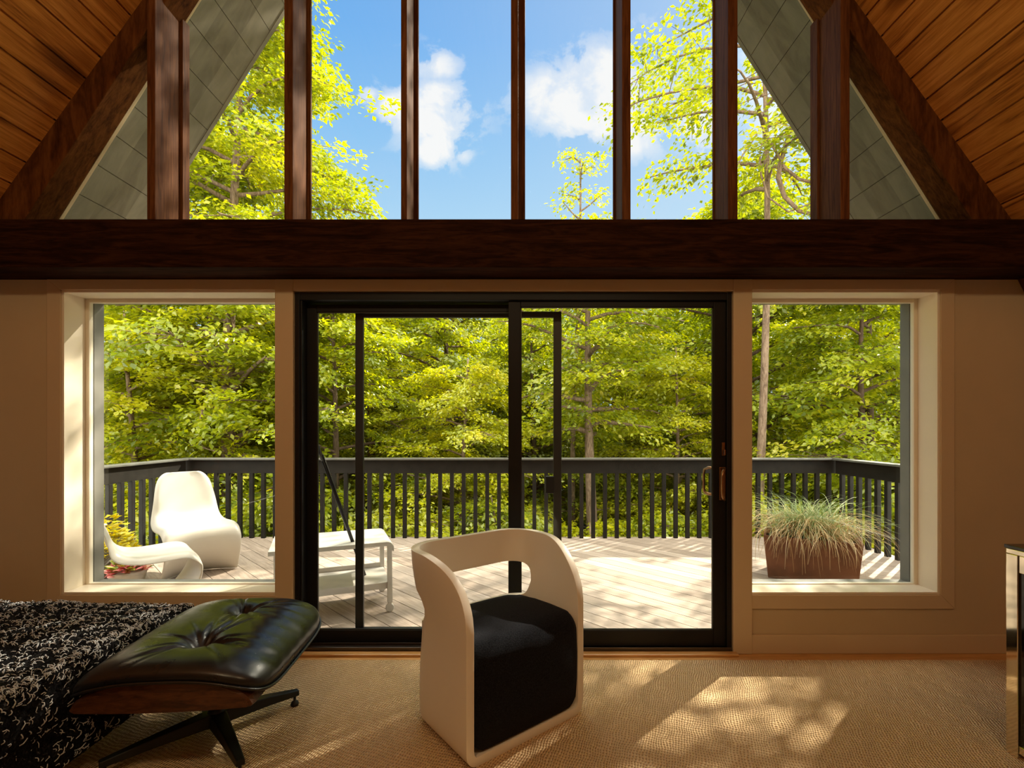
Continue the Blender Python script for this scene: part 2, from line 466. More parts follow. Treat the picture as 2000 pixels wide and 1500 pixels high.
def panel(name, x0, x1, z0, z1, y0, y1, sl, sr, rt, rb, mat, pane=True):
    a = MB()
    a.box(x0, x0 + sl, y0, y1, z0, z1); a.box(x1 - sr, x1, y0, y1, z0, z1)
    a.box(x0 + sl, x1 - sr, y0, y1, z1 - rt, z1); a.box(x0 + sl, x1 - sr, y0, y1, z0, z0 + rb)
    o = a.build(name, mat, door, bevel=.003)
    if pane:
        p = MB(); yc = (y0 + y1) / 2
        p.add([(x0 + sl, yc, z0 + rb), (x1 - sr, yc, z0 + rb), (x1 - sr, yc, z1 - rt), (x0 + sl, yc, z1 - rt)], [(0, 1, 2, 3)])
        p.build('pane', M['glass'], o, fix=False)
        # slim glazing bead
        g = MB(); e = .006
        g.box(x0 + sl, x1 - sr, y0 + .004, y0 + .01, z0 + rb, z0 + rb + e); g.box(x0 + sl, x1 - sr, y0 + .004, y0 + .01, z1 - rt - e, z1 - rt)
        g.box(x0 + sl, x0 + sl + e, y0 + .004, y0 + .01, z0 + rb, z1 - rt); g.box(x1 - sr - e, x1 - sr, y0 + .004, y0 + .01, z0 + rb, z1 - rt)
        g.build('glazing_bead', M['alu_dark'], o)
    return o
slid = panel('sliding_panel', -.05, DX1 - .012, .03, 1.995, .012, .048, .07, .083, .034, .09, M['black_frame'])
fixp = panel('fixed_panel', DX0 + .014, .015, .03, 1.99, .066, .102, .080, .06, .045, .07, M['black_frame'])
scr = panel('screen_panel', -.962, .264, .035, 1.965, .135, .157, .048, .048, .036, .05, M['alu_dark'], pane=False)
m = MB(); m.box(.17, .222, .128, .16, .885, .985); m.build('latch', M['black_frame'], scr, bevel=.004)
# pulls
def pull(name, x, y, z0, z1, out, parent, side):
    a = MB(); n = 9; pts = []
    d = .052
    for k in range(n):
        t = k / (n - 1) * PI / 2
        pts.append((x + side * d * math.sin(t), y + out * d * .8 * math.sin(t), z0 + .03 - .03 * math.cos(t)))
    q = [(2 * x + 0 - p[0] - 0, p[1], p[2]) for p in pts]
    top = [(p[0], p[1], z1 - (p[2] - z0)) for p in reversed(pts)]
    a.tube(pts + top, .0075, 10)
    return a.build(name, M['bronze'], parent, smooth=True)
hx = 1.165
m = MB(); m.box(hx - .017, hx + .02, .006, .012, .862, 1.05); bp = m.build('handle_plate', M['bronze'], slid, bevel=.003)
h1 = MB(); h1.tube([(hx, .008, .875), (hx - .005, -.03, .87), (hx - .02, -.048, .89), (hx - .024, -.05, .92), (hx - .024, -.05, 1.0), (hx - .02, -.048, 1.025), (hx - .005, -.03, 1.043), (hx, .008, 1.04)], .008, 10)
h1.build('pull_handle', M['bronze'], slid, smooth=True)
h2 = MB(); h2.tube([(hx - .02, .05, .89), (hx - .05, .085, .888), (hx - .066, .098, .90), (hx - .07, .1, .925), (hx - .07, .1, 1.005), (hx - .066, .098, 1.03), (hx - .05, .085, 1.042), (hx - .02, .05, 1.04)], .008, 10)
h2.build('outer_pull_handle', M['bronze'], slid, smooth=True)
m = MB(); m.box(hx - .004, hx + .014, .002, .012, 1.115, 1.19); m.box(hx, hx + .01, -.018, .006, 1.12, 1.15)
m.build('thumb_lock', M['bronze'], slid, bevel=.002)
m = MB(); m.box(DX0 - .02, DX1 + .02, -.055, -.0105, 0, .014)
struct(m.build('trim_4', M['floor'], bevel=.004), 'thin oak threshold strip in front of the black door', 'threshold')

# ------------------------------------------------------------------ timber frame of the gable
m = MB(); h0, h1 = HALF_C(2.112) + .05, HALF_C(2.364) + .05
m.prism([(AX - h0, 2.112), (AX + h0, 2.112), (AX + h1, 2.364), (AX - h1, 2.364)], 'y', -.215, .12)
struct(m.build('beam_1', M['beam'], bevel=.004), 'dark stained tie beam across the whole glazed gable', 'beam')

def rafter(name, sg, label):
    m = MB()
    def X(h): return AX + sg * h
    zt = 5.35
    pts = [(X(HALF_R(2.3645)), 2.3645), (X(HALF_R(zt)), zt), (X(HALF_C(zt) + .09), zt), (X(HALF_C(2.3645) + .09), 2.3645)]
    m.prism(pts, 'y', -.15, .0)
    low = [(X(3.99), 0), (X(2.93), 2.111), (X(HALF_C(2.111) + .08), 2.111), (X(HALF_C(0) + .08), 0)]
    m.prism(low, 'y', -.15, -.002)
    # recessed glazing frame under the rafter
    g = [(X(HALF_G(2.38)), 2.38), (X(HALF_G(5.9)), 5.9), (X(HALF_G(5.9) + .5), 5.9), (X(HALF_G(2.38) + .5), 2.38)]
    m.prism(g, 'y', .004, .044)
    return struct(m.build(name, M['rafter'], bevel=.004), label, 'rafter')
rafter('beam_2', -1, 'sloping stained rafter on the left edge of the gable')
rafter('beam_3', 1, 'sloping stained rafter on the right edge of the gable')
# bright stop bead along the glass edge
m = MB()
for sg in (-1, 1):
    X = lambda h: AX + sg * h
    m.prism([(X(HALF_G(2.38) - .012), 2.38), (X(HALF_G(5.8) - .012), 5.8), (X(HALF_G(5.8)), 5.8), (X(HALF_G(2.38)), 2.38)], 'y', .012, .032)
struct(m.build('trim_5', M['casing']), 'pale glazing bead along the sloping gable glass edges', 'trim')

def roofz(x):       # height of the rafter's inner edge over x
    h = abs(x - AX); return 2.407 + (2.528 - h) / .645
def ceilz(x):       # height of the ceiling boards over x
    return 2.407 + (2.735 - abs(x - AX)) / .715
def mull(name, x0, x1, yf, yb, s0, s1, label):
    m = MB(); zt = min(roofz(x0), roofz(x1)) - .02
    m.box(x0, x1, yf, yb, 2.3645, zt if yf > -.2 else min(ceilz(x0), ceilz(x1)))
    m.box(s0, s1, yb - .002, .036, 2.3645, max(roofz(x0), roofz(x1)) + .03)
    return struct(m.build(name, M['mullion'], bevel=.003), label, 'mullion')
mull('column_1', -1.937, -1.894, -.21, -.02, -1.94, -1.878, 'stained timber post between the left corner pane and next pane')
mull('column_2', 1.693, 1.741, -.21, -.03, 1.68, 1.745, 'stained timber post beside the right corner pane')
mull('column_3', -1.243, -1.196, -.16, .02, -1.243, -1.176, 'leftmost of the five thin mullions over the beam')
mull('column_4', -.620, -.587, -.16, .02, -.62, -.563, 'second mullion from the left over the beam')
mull('column_5', -.033, .006, -.16, .02, -.03, .046, 'middle of the five thin mullions over the beam')
mull('column_6', .560, .606, -.16, .02, .548, .606, 'fourth mullion from the left over the beam')
mull('column_7', 1.125, 1.177, -.16, .02, 1.118, 1.18, 'rightmost of the five thin mullions over the beam')

bays = [(-2.62, -1.94), (-1.878, -1.243), (-1.176, -.62), (-.563, -.03), (.046, .548), (.606, 1.118), (1.18, 1.68), (1.745, 2.45)]
bay_labels = ['triangular corner pane at the left end of the gable', 'gable pane left of the leftmost thin mullion, full of yellow-green tree',
              'gable pane between first and second mullions from the left', 'gable pane left of the middle mullion with one white cloud',
              'gable pane right of the middle mullion with the biggest cloud', 'gable pane between fourth and fifth mullions with a hanging leafy branch',
              'gable pane right of the rightmost thin mullion', 'triangular corner pane at the right end of the gable']
GZ = lambda x: 2.5 + (2.49 - abs(x - AX)) / .63
for i, (a, b) in enumerate(bays):
    p = MB()
    if a < AX < b:
        pts = [(a, .03, 2.4), (b, .03, 2.4), (b, .03, GZ(b)), (AX, .03, GZ(AX)), (a, .03, GZ(a))]
    else:
        pts = [(a, .03, 2.4), (b, .03, 2.4), (b, .03, max(2.4, GZ(b))), (a, .03, max(2.4, GZ(a)))]
    pts = [q for k, q in enumerate(pts) if q != pts[k - 1]]
    p.add(pts, [tuple(range(len(pts)))])
    struct(p.build('window_%d' % (i + 3), M['glass'], fix=False), bay_labels[i], 'window')

# ceiling boards with open grooves
def ceiling(name, sg, label):
    m = MB(); bw = .138; g = .009; dep = .016
    dz = 1 / math.hypot(1, .715); dx = .715 * dz          # unit along the slope
    top = (2.735 / .715 + 2.407)
    Ltot = top / dz
    prof = []; s = 0
    nx, nz = dz, dx                                        # outward normal (away from room)
    def pt(s, o): 
        z = s * dz; h = HALF_C(0) - s * dx
        return (AX + sg * (h + nx * o), z + nz * o)
    while s < Ltot - bw:
        prof += [pt(s + g / 2, 0), pt(s + bw - g / 2, 0), pt(s + bw - g / 2, dep), pt(s + bw + g / 2, dep)]
        s += bw
    prof += [pt(Ltot, 0)]
    back = [pt(Ltot, .1), pt(0, .1)]
    m.prism(prof + back, 'y', YB, -.003)
    o = m.build(name, M['ceiling'])
    return struct(o, label, 'ceiling')
ceiling('ceiling_left', -1, 'orange pine board ceiling sloping up from the left')
ceiling('ceiling_right', 1, 'orange pine board ceiling sloping up from the right')

# back wall of the room behind the camera
m = MB()
m.add([(AX - HALF_C(0), YB, 0), (AX + HALF_C(0), YB, 0), (AX, YB, 6.23)], [(0, 1, 2)])
struct(m.build('wall_front', M['plaster']))

# roof overhang outside
def overhang(name, sg, label):
    m = MB(); bw = .2; y1 = .60
    hs = lambda z: HALF_G(z) + .035
    dz = 1 / math.hypot(1, .63); dx = .63 * dz
    nx, nz = dz, dx
    z0 = .6
    Lt = (6.5 - z0) / dz
    def pt(s, o):
        z = z0 + s * dz; return (AX + sg * (hs(z0) - s * dx + nx * o), z + nz * o)
    prof = []; s = 0
    while s < Lt - bw:
        prof += [pt(s + .002, 0), pt(s + bw - .002, 0), pt(s + bw - .002, .008), pt(s + bw + .002, .008)]; s += bw
    prof += [pt(s, 0)]
    m.prism(prof + [pt(s, .16), pt(0, .16)], 'y', .045, y1 - .03)
    e = [pt(0, -.004), pt(s, -.004), pt(s, .17), pt(0, .17)]
    m.prism(e, 'y', y1 - .03, y1)
    return struct(m.build(name, M['soffit']), label, 'roof')
overhang('roof_left', -1, 'grey boarded roof overhang outside the left gable panes')
overhang('roof_right', 1, 'grey boarded roof overhang outside the right gable panes')

# ------------------------------------------------------------------ rug
m = MB(); m.box(-2.7, 3.0, -3.4, -.105, 0, .010)
tag(m.build('area_rug', M['rug'], bevel=.004), 'large woven tan sisal rug covering the wooden floor', 'rug')

# ------------------------------------------------------------------ daybed and boucle throw
db = empty('daybed', (-2.45, -1.25, 0)); tag(db, 'low black daybed hidden under the black and white throw', 'daybed')
m = MB(); m.box(-.80, .84, -.85, .82, .20, .40); m.build('mattress', M['linen'], db, bevel=.03, seg=3)
for sx in (-.72, .74):
    for sy in (-.76, .74):
        m = MB(); m.box(sx - .03, sx + .03, sy - .03, sy + .03, .01, .20); m.build('leg', M['linen'], db, bevel=.004)

def throw():
    rng = random.Random(3)
    # cross-section over the right edge, from the floor-side hem up and across the top (local x, z)
    sec = []
    for k in range(10): sec.append((.895 + .012 * math.sin(k * 1.1), .11 + .28 * k / 9))
    for k in range(1, 8):
        a = k / 8 * PI / 2; sec.append((.845 + .05 * math.cos(a), .40 + .045 * math.sin(a)))
    for k in range(0, 25): sec.append((.845 - 1.7 * k / 24, .445))
    ys = [-.9 + 1.77 * k / 60 for k in range(61)]
    vs = []; 
    for j, y in enumerate(ys):
        e = smoothstep(.87, .78, y)
        for i, (x, z) in enumerate(sec):
            w = .008 * math.sin(y * 9 + x * 5) + .006 * math.sin(x * 17 + y * 4)
            r = rng.uniform(-.004, .004)
            zz = z + w + r
            if i > 9: zz = min(zz, .395 + .05 * math.sqrt(max(0, e)) + (w + r) * (.2 + .8 * e))
            xx = x + (w * 1.6 + r if i < 17 else 0)
            vs.append((xx, y + rng.uniform(-.003, .003), zz))
    n = len(sec); fs = []
    for j in range(len(ys) - 1):
        for i in range(n - 1):
            a = j * n + i; fs.append((a, a + 1, a + n + 1, a + n))
    m = MB(); m.add(vs, fs)
    nv = len(vs)
    # yarn loops lying on the surface
    for k in range(17000):
        j = rng.randrange(len(ys) - 1); i = rng.choice(range(n - 1)) if rng.random() < .35 else rng.randrange(14, n - 1)
        p = Vector(vs[j * n + i]); a = Vector(vs[j * n + i + 1]) - p; b = Vector(vs[(j + 1) * n + i]) - p
        q = p + a * rng.random() + b * rng.random()
        a.normalize(); b.normalize(); nn = a.cross(b)
        if nn.z < 0 and i > 16: nn = -nn
        if i <= 16 and nn.x < 0: nn = -nn
        ang = rng.gauss(.35, .75); ln = rng.uniform(.004, .009)
        pts = []; 
        for s in range(4):
            pts.append(q + nn * (.0015 + .005 * math.sin(PI * s / 3)))
            dirv = a * math.cos(ang) + b * math.sin(ang)
            q = q + dirv * ln; ang += rng.gauss(0, .8)
        m.tube(pts, rng.uniform(.0010, .0018), 4, False, mi=1 if rng.random() < .62 else 0)
    o = m.build('throw_blanket', [M['throw'], M['yarn_white']], None, smooth=True, fix=False)
    o.location = (-2.45, -1.25, 0)
    tag(o, 'black and white nubby boucle throw draped over the daybed', 'blanket')
throw()

# ------------------------------------------------------------------ lounge ottoman
ot = empty('lounge_ottoman', (-1.235, -.755, .01), math.radians(4)); tag(ot, 'black tufted leather ottoman on a four-star base beside the throw', 'ottoman')
OW, OD = .635, .70
def arch(u, top, end, p=2.6):     # u in [-1,1] across the arch
    return end + (top - end) * (1 - abs(u) ** p) ** (1 / 1.6)
# plywood shell
def shell():
    m = MB(); n = 40; prof = []
    top = []
    for k in range(n + 1):
        u = -1 + 2 * k / n
        top.append((u * OW / 2 * .955, arch(u, .405, .310)))
    bot = []
    for k in range(n + 1):
        u = 1 - 2 * k / n
        bot.append((u * OW / 2 * .93, .303 - .008 * (1 - u * u)))
    poly = top + bot
    # rounded ends of the shell: section shrinks at both ends of the depth
    ys = [(-.5, .94), (-.492, .985), (-.47, 1), (.47, 1), (.492, .985), (.5, .94)]
    vs = []; N_ = len(poly)
    for t, sc in ys:
        for x, z in poly:
            vs.append((x * sc, t * OD, .305 + (z - .305) * sc))
    fs = []
    for j in range(len(ys) - 1):
        for i in range(N_):
            a = j * N_ + i; b = j * N_ + (i + 1) % N_
            fs.append((a, b, b + N_, a + N_))
    fs += [tuple(range(N_)), tuple(range(len(vs) - 1, len(vs) - N_ - 1, -1))]
    m.add(vs, fs)
    return m.build('plywood_shell', M['rosewood'], ot, smooth=False)
shell()
# cushion
def cushion():
    nu, nv = 110, 110
    btn = [(0.02, -.15), (0.02, .17)]
    rng = random.Random(5)
    wr = [[(rng.uniform(0, 2 * PI), rng.uniform(.5, 1), rng.uniform(.04, .09)) for k in range(15)] for b in btn]
    vs = []
    for j in range(nv + 1):
        v = -1 + 2 * j / nv
        for i in range(nu + 1):
            u = -1 + 2 * i / nu
            # square -> rounded rectangle
            r = max(abs(u), abs(v)) + 1e-9
            ex = 7.0
            k = max(.5, (abs(u / r) ** ex + abs(v / r) ** ex) ** (1 / ex))
            uu, vv = u / k, v / k
            x = uu * (OW / 2 + .012); y = vv * (OD / 2 + .012)
            edge = (1 - min(1, r) ** 5) ** .5
            zb = arch(max(-1, min(1, uu)), .408, .322)
            th = .066 * edge
            z = zb + th
            # side bulge
            x *= 1 + .02 * math.sin(PI * min(1, edge)); y *= 1 + .02 * math.sin(PI * min(1, edge))
            for bi, (bx, by) in enumerate(btn):
                dx, dy = x - bx, y - by; d = math.hypot(dx, dy); a = math.atan2(dy, dx)
                z -= .050 * math.exp(-(d / .045) ** 2) + .016 * math.exp(-(d / .11) ** 2)
                fade = math.exp(-(d / .16) ** 2) * smoothstep(.012, .05, d) * edge
                for wa, wp, ww in wr[bi]:
                    da = (a - wa + PI) % (2 * PI) - PI
                    z -= .017 * wp * fade * math.exp(-(da / ww) ** 2)
            # creases that run towards the long edges
            z += .004 * edge * (1 - edge * .6) * math.sin(y * 75 + 3 * math.sin(x * 9)) * smoothstep(.5, .95, abs(uu))
            z -= .003 * math.exp(-(((x - .02) - .015 * math.sin(y * 30)) / .012) ** 2) * smoothstep(.2, .12, abs(y)) 
            vs.append((x, y, z))
    fs = []; n = nu + 1
    for j in range(nv):
        for i in range(nu):
            a = j * n + i; fs.append((a, a + 1, a + n + 1, a + n))
    # closed underside
    base = len(vs)
    ring = [i for i in range(n)] + [j * n + nu for j in range(1, nv + 1)] + [nv * n + i for i in range(nu - 1, -1, -1)] + [j * n for j in range(nv - 1, 0, -1)]
    low = [(vs[r][0] * .94, vs[r][1] * .94, vs[r][2] - .014) for r in ring]
    vs += low
    for k in range(len(ring)):
        a, b = ring[k], ring[(k + 1) % len(ring)]
        fs.append((b, a, base + k, base + (k + 1) % len(ring)))
    m = MB(); m.add(vs, fs)
    cu = m.build('cushion', M['leather'], ot, smooth=True)
    # piping around the cushion
    pts = []
    for k in range(len(ring)):
        x, y, z = vs[ring[k]]; pts.append((x * 1.006, y * 1.006, z - .003))
    pts = pts[::2] + [pts[0]]
    p = MB(); p.tube(pts, .0055, 6, False); p.build('piping', M['leather'], cu, smooth=True)
    for bx, by in btn:
        b = MB(); b.lathe([(.0, .012), (.006, .011), (.011, .007), (.013, 0), (.0, -.002)][::-1], 16, (bx, by, .408))
        b.build('button', M['leather'], cu, smooth=True)
cushion()
m = MB(); m.lathe([(.024, .095), (.024, .30), (.06, .304), (.06, .307)], 20); m.build('column', M['cast_black'], ot, smooth=True)
m = MB(); m.lathe([(.0, .05), (.02, .05), (.032, .06), (.035, .10), (.026, .125)], 20); hub = m.build('hub', M['cast_black'], ot, smooth=True)
for k, (ang, ln) in enumerate(((44, .325), (134, .325), (224, .37), (-46, .345))):
    a = math.radians(ang - 4); ca, sa = math.cos(a), math.sin(a)
    m = MB()
    secs = [(.0, .104, .052, .028), (.05, .102, .054, .026), (.2, .088, .052, .019), (ln - .03, .072, .046, .014), (ln, .068, .044, .012)]
    vs = []
    for r, zt, zb, w in [(q[0], q[1], q[2], q[3] * 1.3) for q in secs]:
        for ww, z in ((-w, zb), (w, zb), (w * .8, zt), (-w * .8, zt)):
            vs.append((r * ca - ww * sa, r * sa + ww * ca, z))
    fs = [(0, 1, 2, 3), (19, 18, 17, 16)]
    for j in range(4):
        for i in range(4):
            fs.append((j * 4 + i, j * 4 + (i + 1) % 4, j * 4 + 4 + (i + 1) % 4, j * 4 + 4 + i))
    m.add(vs, fs); lg = m.build('leg', M['cast_black'], ot, bevel=.004)
    m = MB(); m.lathe([(.0, .0), (.016, .0), (.018, .008), (.014, .018), (.006, .022), (.006, .05)], 14, ((ln - .016) * ca, (ln - .016) * sa, 0))
    m.build('glide_foot', M['rubber'], lg, smooth=True)

# ------------------------------------------------------------------ tub chair
CA = math.radians(38.5)
tc = empty('tub_chair', (-.186, -.972, .010), CA); tag(tc, 'cream moulded tub chair with open back and black felt seat', 'chair')
CW, CDp = .615, .465
def tub_shell():
    r = .125
    path = []   # (x, y, nx, ny, s_from_front, side)
    def ln(x0, y0, x1, y1, n, nx, ny, skip=0):
        for k in range(skip, n + 1):
            t = k / n; path.append((x0 + (x1 - x0) * t, y0 + (y1 - y0) * t, nx, ny))
    ln(0, 0, 0, CDp - r, 44, -1, 0)
    for k in range(1, 25):
        a = PI - PI / 2 * k / 24; path.append((r + r * math.cos(a), CDp - r + r * math.sin(a), math.cos(a), math.sin(a)))
    ln(r, CDp, CW - r, CDp, 14, 0, 1, 1)
    for k in range(1, 25):
        a = PI / 2 - PI / 2 * k / 24; path.append((CW - r + r * math.cos(a), CDp - r + r * math.sin(a), math.cos(a), math.sin(a)))
    ln(CW, CDp - r, CW, 0, 44, 1, 0, 1)
    # arc length
    cum = [0]
    for a, b in zip(path, path[1:]): cum.append(cum[-1] + math.hypot(b[0] - a[0], b[1] - a[1]))
    T = cum[-1]
    rb = .06
    def top(i):
        s = min(cum[i], T - cum[i]); a = .30; z0 = .50; H = .745
        t = min(1, s / a)
        return z0 + (H - z0) * (1 - (1 - t) ** 2.3) ** (1 / 1.9)
    c0, c1 = CDp - r - .012, T - (CDp - r - .012)            # extent of the opening along the path
    mid = (c0 + c1) / 2; hw = (c1 - c0) / 2
    def hole(i):
        q = abs(cum[i] - mid) / hw
        zc, hh = .505, .080
        if q >= 1: return zc, zc, False
        k = (1 - q ** 9) ** (1 / 2.2)
        return zc - hh * k, zc + hh * k, True
    n1, n2, n3 = 14, 6, 9
    vs = []; cols = []
    bm = bmesh.new()
    grid = []
    for i, (x, y, nx, ny) in enumerate(path):
        zt = top(i); zb, zh, _ = hole(i)
        zb = min(zb, zt - .06); zh = min(max(zh, zb), zt - .03)
        zs = [0.0, .003, .008, .016, .028, .042, rb] + [rb + (zb - rb) * k / (n1 - 6) for k in range(1, n1 - 5)]
        zs += [zb + (zh - zb) * k / n2 for k in range(1, n2 + 1)]
        zs += [zh + (zt - zh) * k / n3 for k in range(1, n3 + 1)]
        col = []
        for z in zs:
            ins = rb - math.sqrt(max(0, rb * rb - (rb - z) ** 2)) if z < rb else 0
            ins *= .8
            fl = .035 * smoothstep(.38, .76, z) * smoothstep(0, .25, min(cum[i], T - cum[i]))
            waist = -.012 * math.exp(-((z - .42) / .14) ** 2) * smoothstep(.0, .3, min(cum[i], T - cum[i]))
            o = fl - ins + waist
            col.append(bm.verts.new((x + nx * o, y + ny * o, z)))
        grid.append(col)
    nb = n1 + 1
    nrow = len(grid[0])
    b0 = 7 + (n1 - 6) - 1 + 1 - 1                           # row index of the opening's lower edge
    for i in range(len(path) - 1):
        for j in range(nrow - 1):
            if b0 <= j < b0 + n2:
                h0 = hole(i); h1 = hole(i + 1)
                if h0[2] or h1[2]:
                    continue
            q = (grid[i][j], grid[i + 1][j], grid[i + 1][j + 1], grid[i][j + 1])
            try: bm.faces.new(q)
            except ValueError: pass
    bm.faces.new([c_[0] for c_ in reversed(grid)])
    bmesh.ops.remove_doubles(bm, verts=bm.verts, dist=.0004)
    bmesh.ops.recalc_face_normals(bm, faces=bm.faces)
    o = bm_obj('moulded_shell', bm, M['white_shell'], tc)
    # make sure normals face outwards
    me = o.data
    c = Vector((CW / 2, CDp / 2, .3)); f = max(me.polygons, key=lambda p: p.center.y)
    if f.normal.y < 0: me.flip_normals()
    so = o.modifiers.new('solid', 'SOLIDIFY'); so.thickness = .034; so.offset = -1; so.use_even_offset = True
    bv = o.modifiers.new('bevel', 'BEVEL'); bv.width = .006; bv.segments = 3; bv.limit_method = 'ANGLE'; bv.angle_limit = math.radians(50)
    return o
tub_shell()
def felt_seat():
    t = .036
    bm = bmesh.new()
    # side profile (y, z): front bottom -> front top -> back
    prof = [(.004, .05), (-.004, .16), (-.006, .28), (-.002, .36)]
    for k in range(1, 9):
        a = PI - PI / 2 * k / 8; prof.append((.078 + .08 * math.cos(a), .372 + .075 * math.sin(a)))
    prof += [(.18, .448), (.28, .444), (.38, .436), (CDp - t - .004, .428), (CDp - t - .004, .05)]
    n = 26; rows = []
    x0, x1 = t + .001, CW - t - .001
    for i in range(n + 1):
        u = -1 + 2 * i / n
        x = (x0 + x1) / 2 + (x1 - x0) / 2 * u
        e = (1 - abs(u) ** 6)
        row = []
        for (y, z) in prof:
            zz = z + (.004 * (1 - u * u) if z > .4 else 0) - (.008 * (1 - e) if z > .3 else 0)
            yy = y - (.012 * (1 - u * u) * smoothstep(.05, .2, z) if y < .05 else 0) + (.008 * (1 - e) if y < .05 else 0)
            if y > .3:            # follow the rounded rear corners of the shell
                k = max(0, abs(x - CW / 2) - (CW / 2 - .125)); yy = min(yy, CDp - .125 + math.sqrt(max(0, .086 ** 2 - min(k, .086) ** 2)))
            if z <= .06:
                zz = .045 + .03 * max(0, (abs(u) - .82) / .18) ** 2
            row.append(bm.verts.new((x, yy, zz)))
        rows.append(row)
    for i in range(n):
        for j in range(len(prof) - 1):
            bm.faces.new((rows[i][j], rows[i][j + 1], rows[i + 1][j + 1], rows[i + 1][j]))
        bm.faces.new((rows[i][-1], rows[i][0], rows[i + 1][0], rows[i + 1][-1]))
    bm.faces.new(rows[0]); bm.faces.new(list(reversed(rows[-1])))
    bmesh.ops.recalc_face_normals(bm, faces=bm.faces)
    o = bm_obj('felt_seat', bm, M['felt'], tc, True)
    return o
felt_seat()

# ------------------------------------------------------------------ steel cabinet
cb = empty('steel_cabinet', (1.91, -.855, .0)); tag(cb, 'polished steel and black glass cabinet at the right edge', 'cabinet')
CWd, CDe, CH = .50, .72, .82
m = MB(); m.box(-.004, CWd, -CDe, .004, CH - .014, CH); m.build('glass_top', M['smoked'], cb, bevel=.002)
m = MB(); m.box(0, CWd, -CDe, 0, CH - .034, CH - .0145); m.build('top_frame', M['chrome'], cb, bevel=.002)
for x in (0, CWd - .045):
    for y in (-.045, -CDe):
        m = MB(); m.box(x, x + .045, y, y + .045, .0102, CH - .0345); m.build('corner_post', M['chrome'], cb, bevel=.002)
m = MB()
m.box(.004, .03, -CDe + .046, -.046, CH - .10, CH - .0345); m.build('side_rail', M['chrome'], cb, bevel=.002)
m = MB(); m.box(.004, .03, -CDe + .046, -.046, .03, .06); m.build('side_rail', M['chrome'], cb, bevel=.002)
m = MB(); m.box(.008, .018, -CDe + .046, -.046, .06, CH - .10); m.build('side_panel', M['smoked'], cb)
m = MB(); m.box(.02, CWd - .02, -CDe + .02, -.02, .035, .055); m.build('bottom_shelf', M['smoked'], cb)
for k_ in (0, 1):
    m = MB(); m.box(.048 + k_ * .203, .249 + k_ * .203, -CDe + .012, -CDe + .024, .06, CH - .04); m.build('door', M['smoked'], cb, bevel=.002)
m = MB(); m.box(.046, CWd - .046, -.03, -.02, .06, CH - .036); m.build('rear_panel', M['smoked'], cb)

# ------------------------------------------------------------------ deck
DXL, DXR, DYB = -3.98, 3.84, 3.06
def deck():
    bm = bmesh.new(); w = .14; gap = .006
    ca, sa = math.cos(-PI / 4), math.sin(-PI / 4)
    for k in range(-60, 61):
        a0, a1 = k * w + gap / 2, (k + 1) * w - gap / 2
        if max(abs(a0), abs(a1)) > 5.5: continue
        vs = []
        for z in (DECK - .03, DECK):
            for u, v in ((-8, a0), (8, a0), (8, a1), (-8, a1)):
                vs.append(bm.verts.new((u * ca - v * sa, u * sa + v * ca, z)))
        for f in ((3, 2, 1, 0), (4, 5, 6, 7), (0, 1, 5, 4), (1, 2, 6, 5), (2, 3, 7, 6), (3, 0, 4, 7)):
            bm.faces.new([vs[i] for i in f])
    for co, no in (((DXL, 0, 0), (-1, 0, 0)), ((DXR, 0, 0), (1, 0, 0)), ((0, .21, 0), (0, -1, 0)), ((0, DYB, 0), (0, 1, 0))):
        geo = bm.verts[:] + bm.edges[:] + bm.faces[:]
        bmesh.ops.bisect_plane(bm, geom=geo, plane_co=co, plane_no=no, clear_outer=True)
        bmesh.ops.holes_fill(bm, edges=[e for e in bm.edges if e.is_boundary], sides=0)
    o = bm_obj('deck_floor', bm, M['deck'], None, False)
    return struct(o, 'weathered grey deck of diagonal boards outside the glass', 'deck')
deck()
m = MB(); m.box(DXL, DXR, .21, DYB, DECK - .3, DECK - .06)
for x in (-3.6, 0, 3.5):
    m.box(x - .08, x + .08, 2.7, 2.86, -3.4, DECK - .3)
struct(m.build('deck_frame', M['bark_dark']))

RT = .915
def railing(name, p0, p1, n, label):
    r = empty(name, p0); tag(r, label, 'railing', None)
    v = Vector(p1) - Vector(p0); ln = v.length; r.rotation_euler = (0, 0, math.atan2(v.y, v.x))
    m = MB(); m.box(-.07, ln + .07, -.07, .07, RT - .022 - DECK, RT - DECK); m.build('top_cap', M['rail_cap'], r, bevel=.004)
    m = MB(); m.box(-.02, ln + .02, -.02, .018, RT - .18 - DECK, RT - .022 - DECK); m.build('fascia_board', M['rail'], r, bevel=.002)
    me = None
    for k in range(n):
        x = (k + .5) * ln / n
        if me is None:
            m = MB(); m.box(-.022, .022, -.0215, .0215, -.12, RT - .18 - DECK); o = m.build('baluster', M['rail'], r, bevel=.003); me = o
        else:
            o = me.copy(); COL.objects.link(o); o.parent = r
        o.location = (x, .0, 0)
    return r
railing('deck_railing', (-3.9, 3.0, DECK), (3.75, 3.0, DECK), 55, 'long charcoal balustrade along the far edge of the deck')
railing('deck_railing', (-3.9, .45, DECK), (-3.9, 2.93, DECK), 18, 'short charcoal balustrade down the left side of the deck')
railing('deck_railing', (3.75, 2.93, DECK), (3.75, .45, DECK), 18, 'short charcoal balustrade beyond the grass planter')

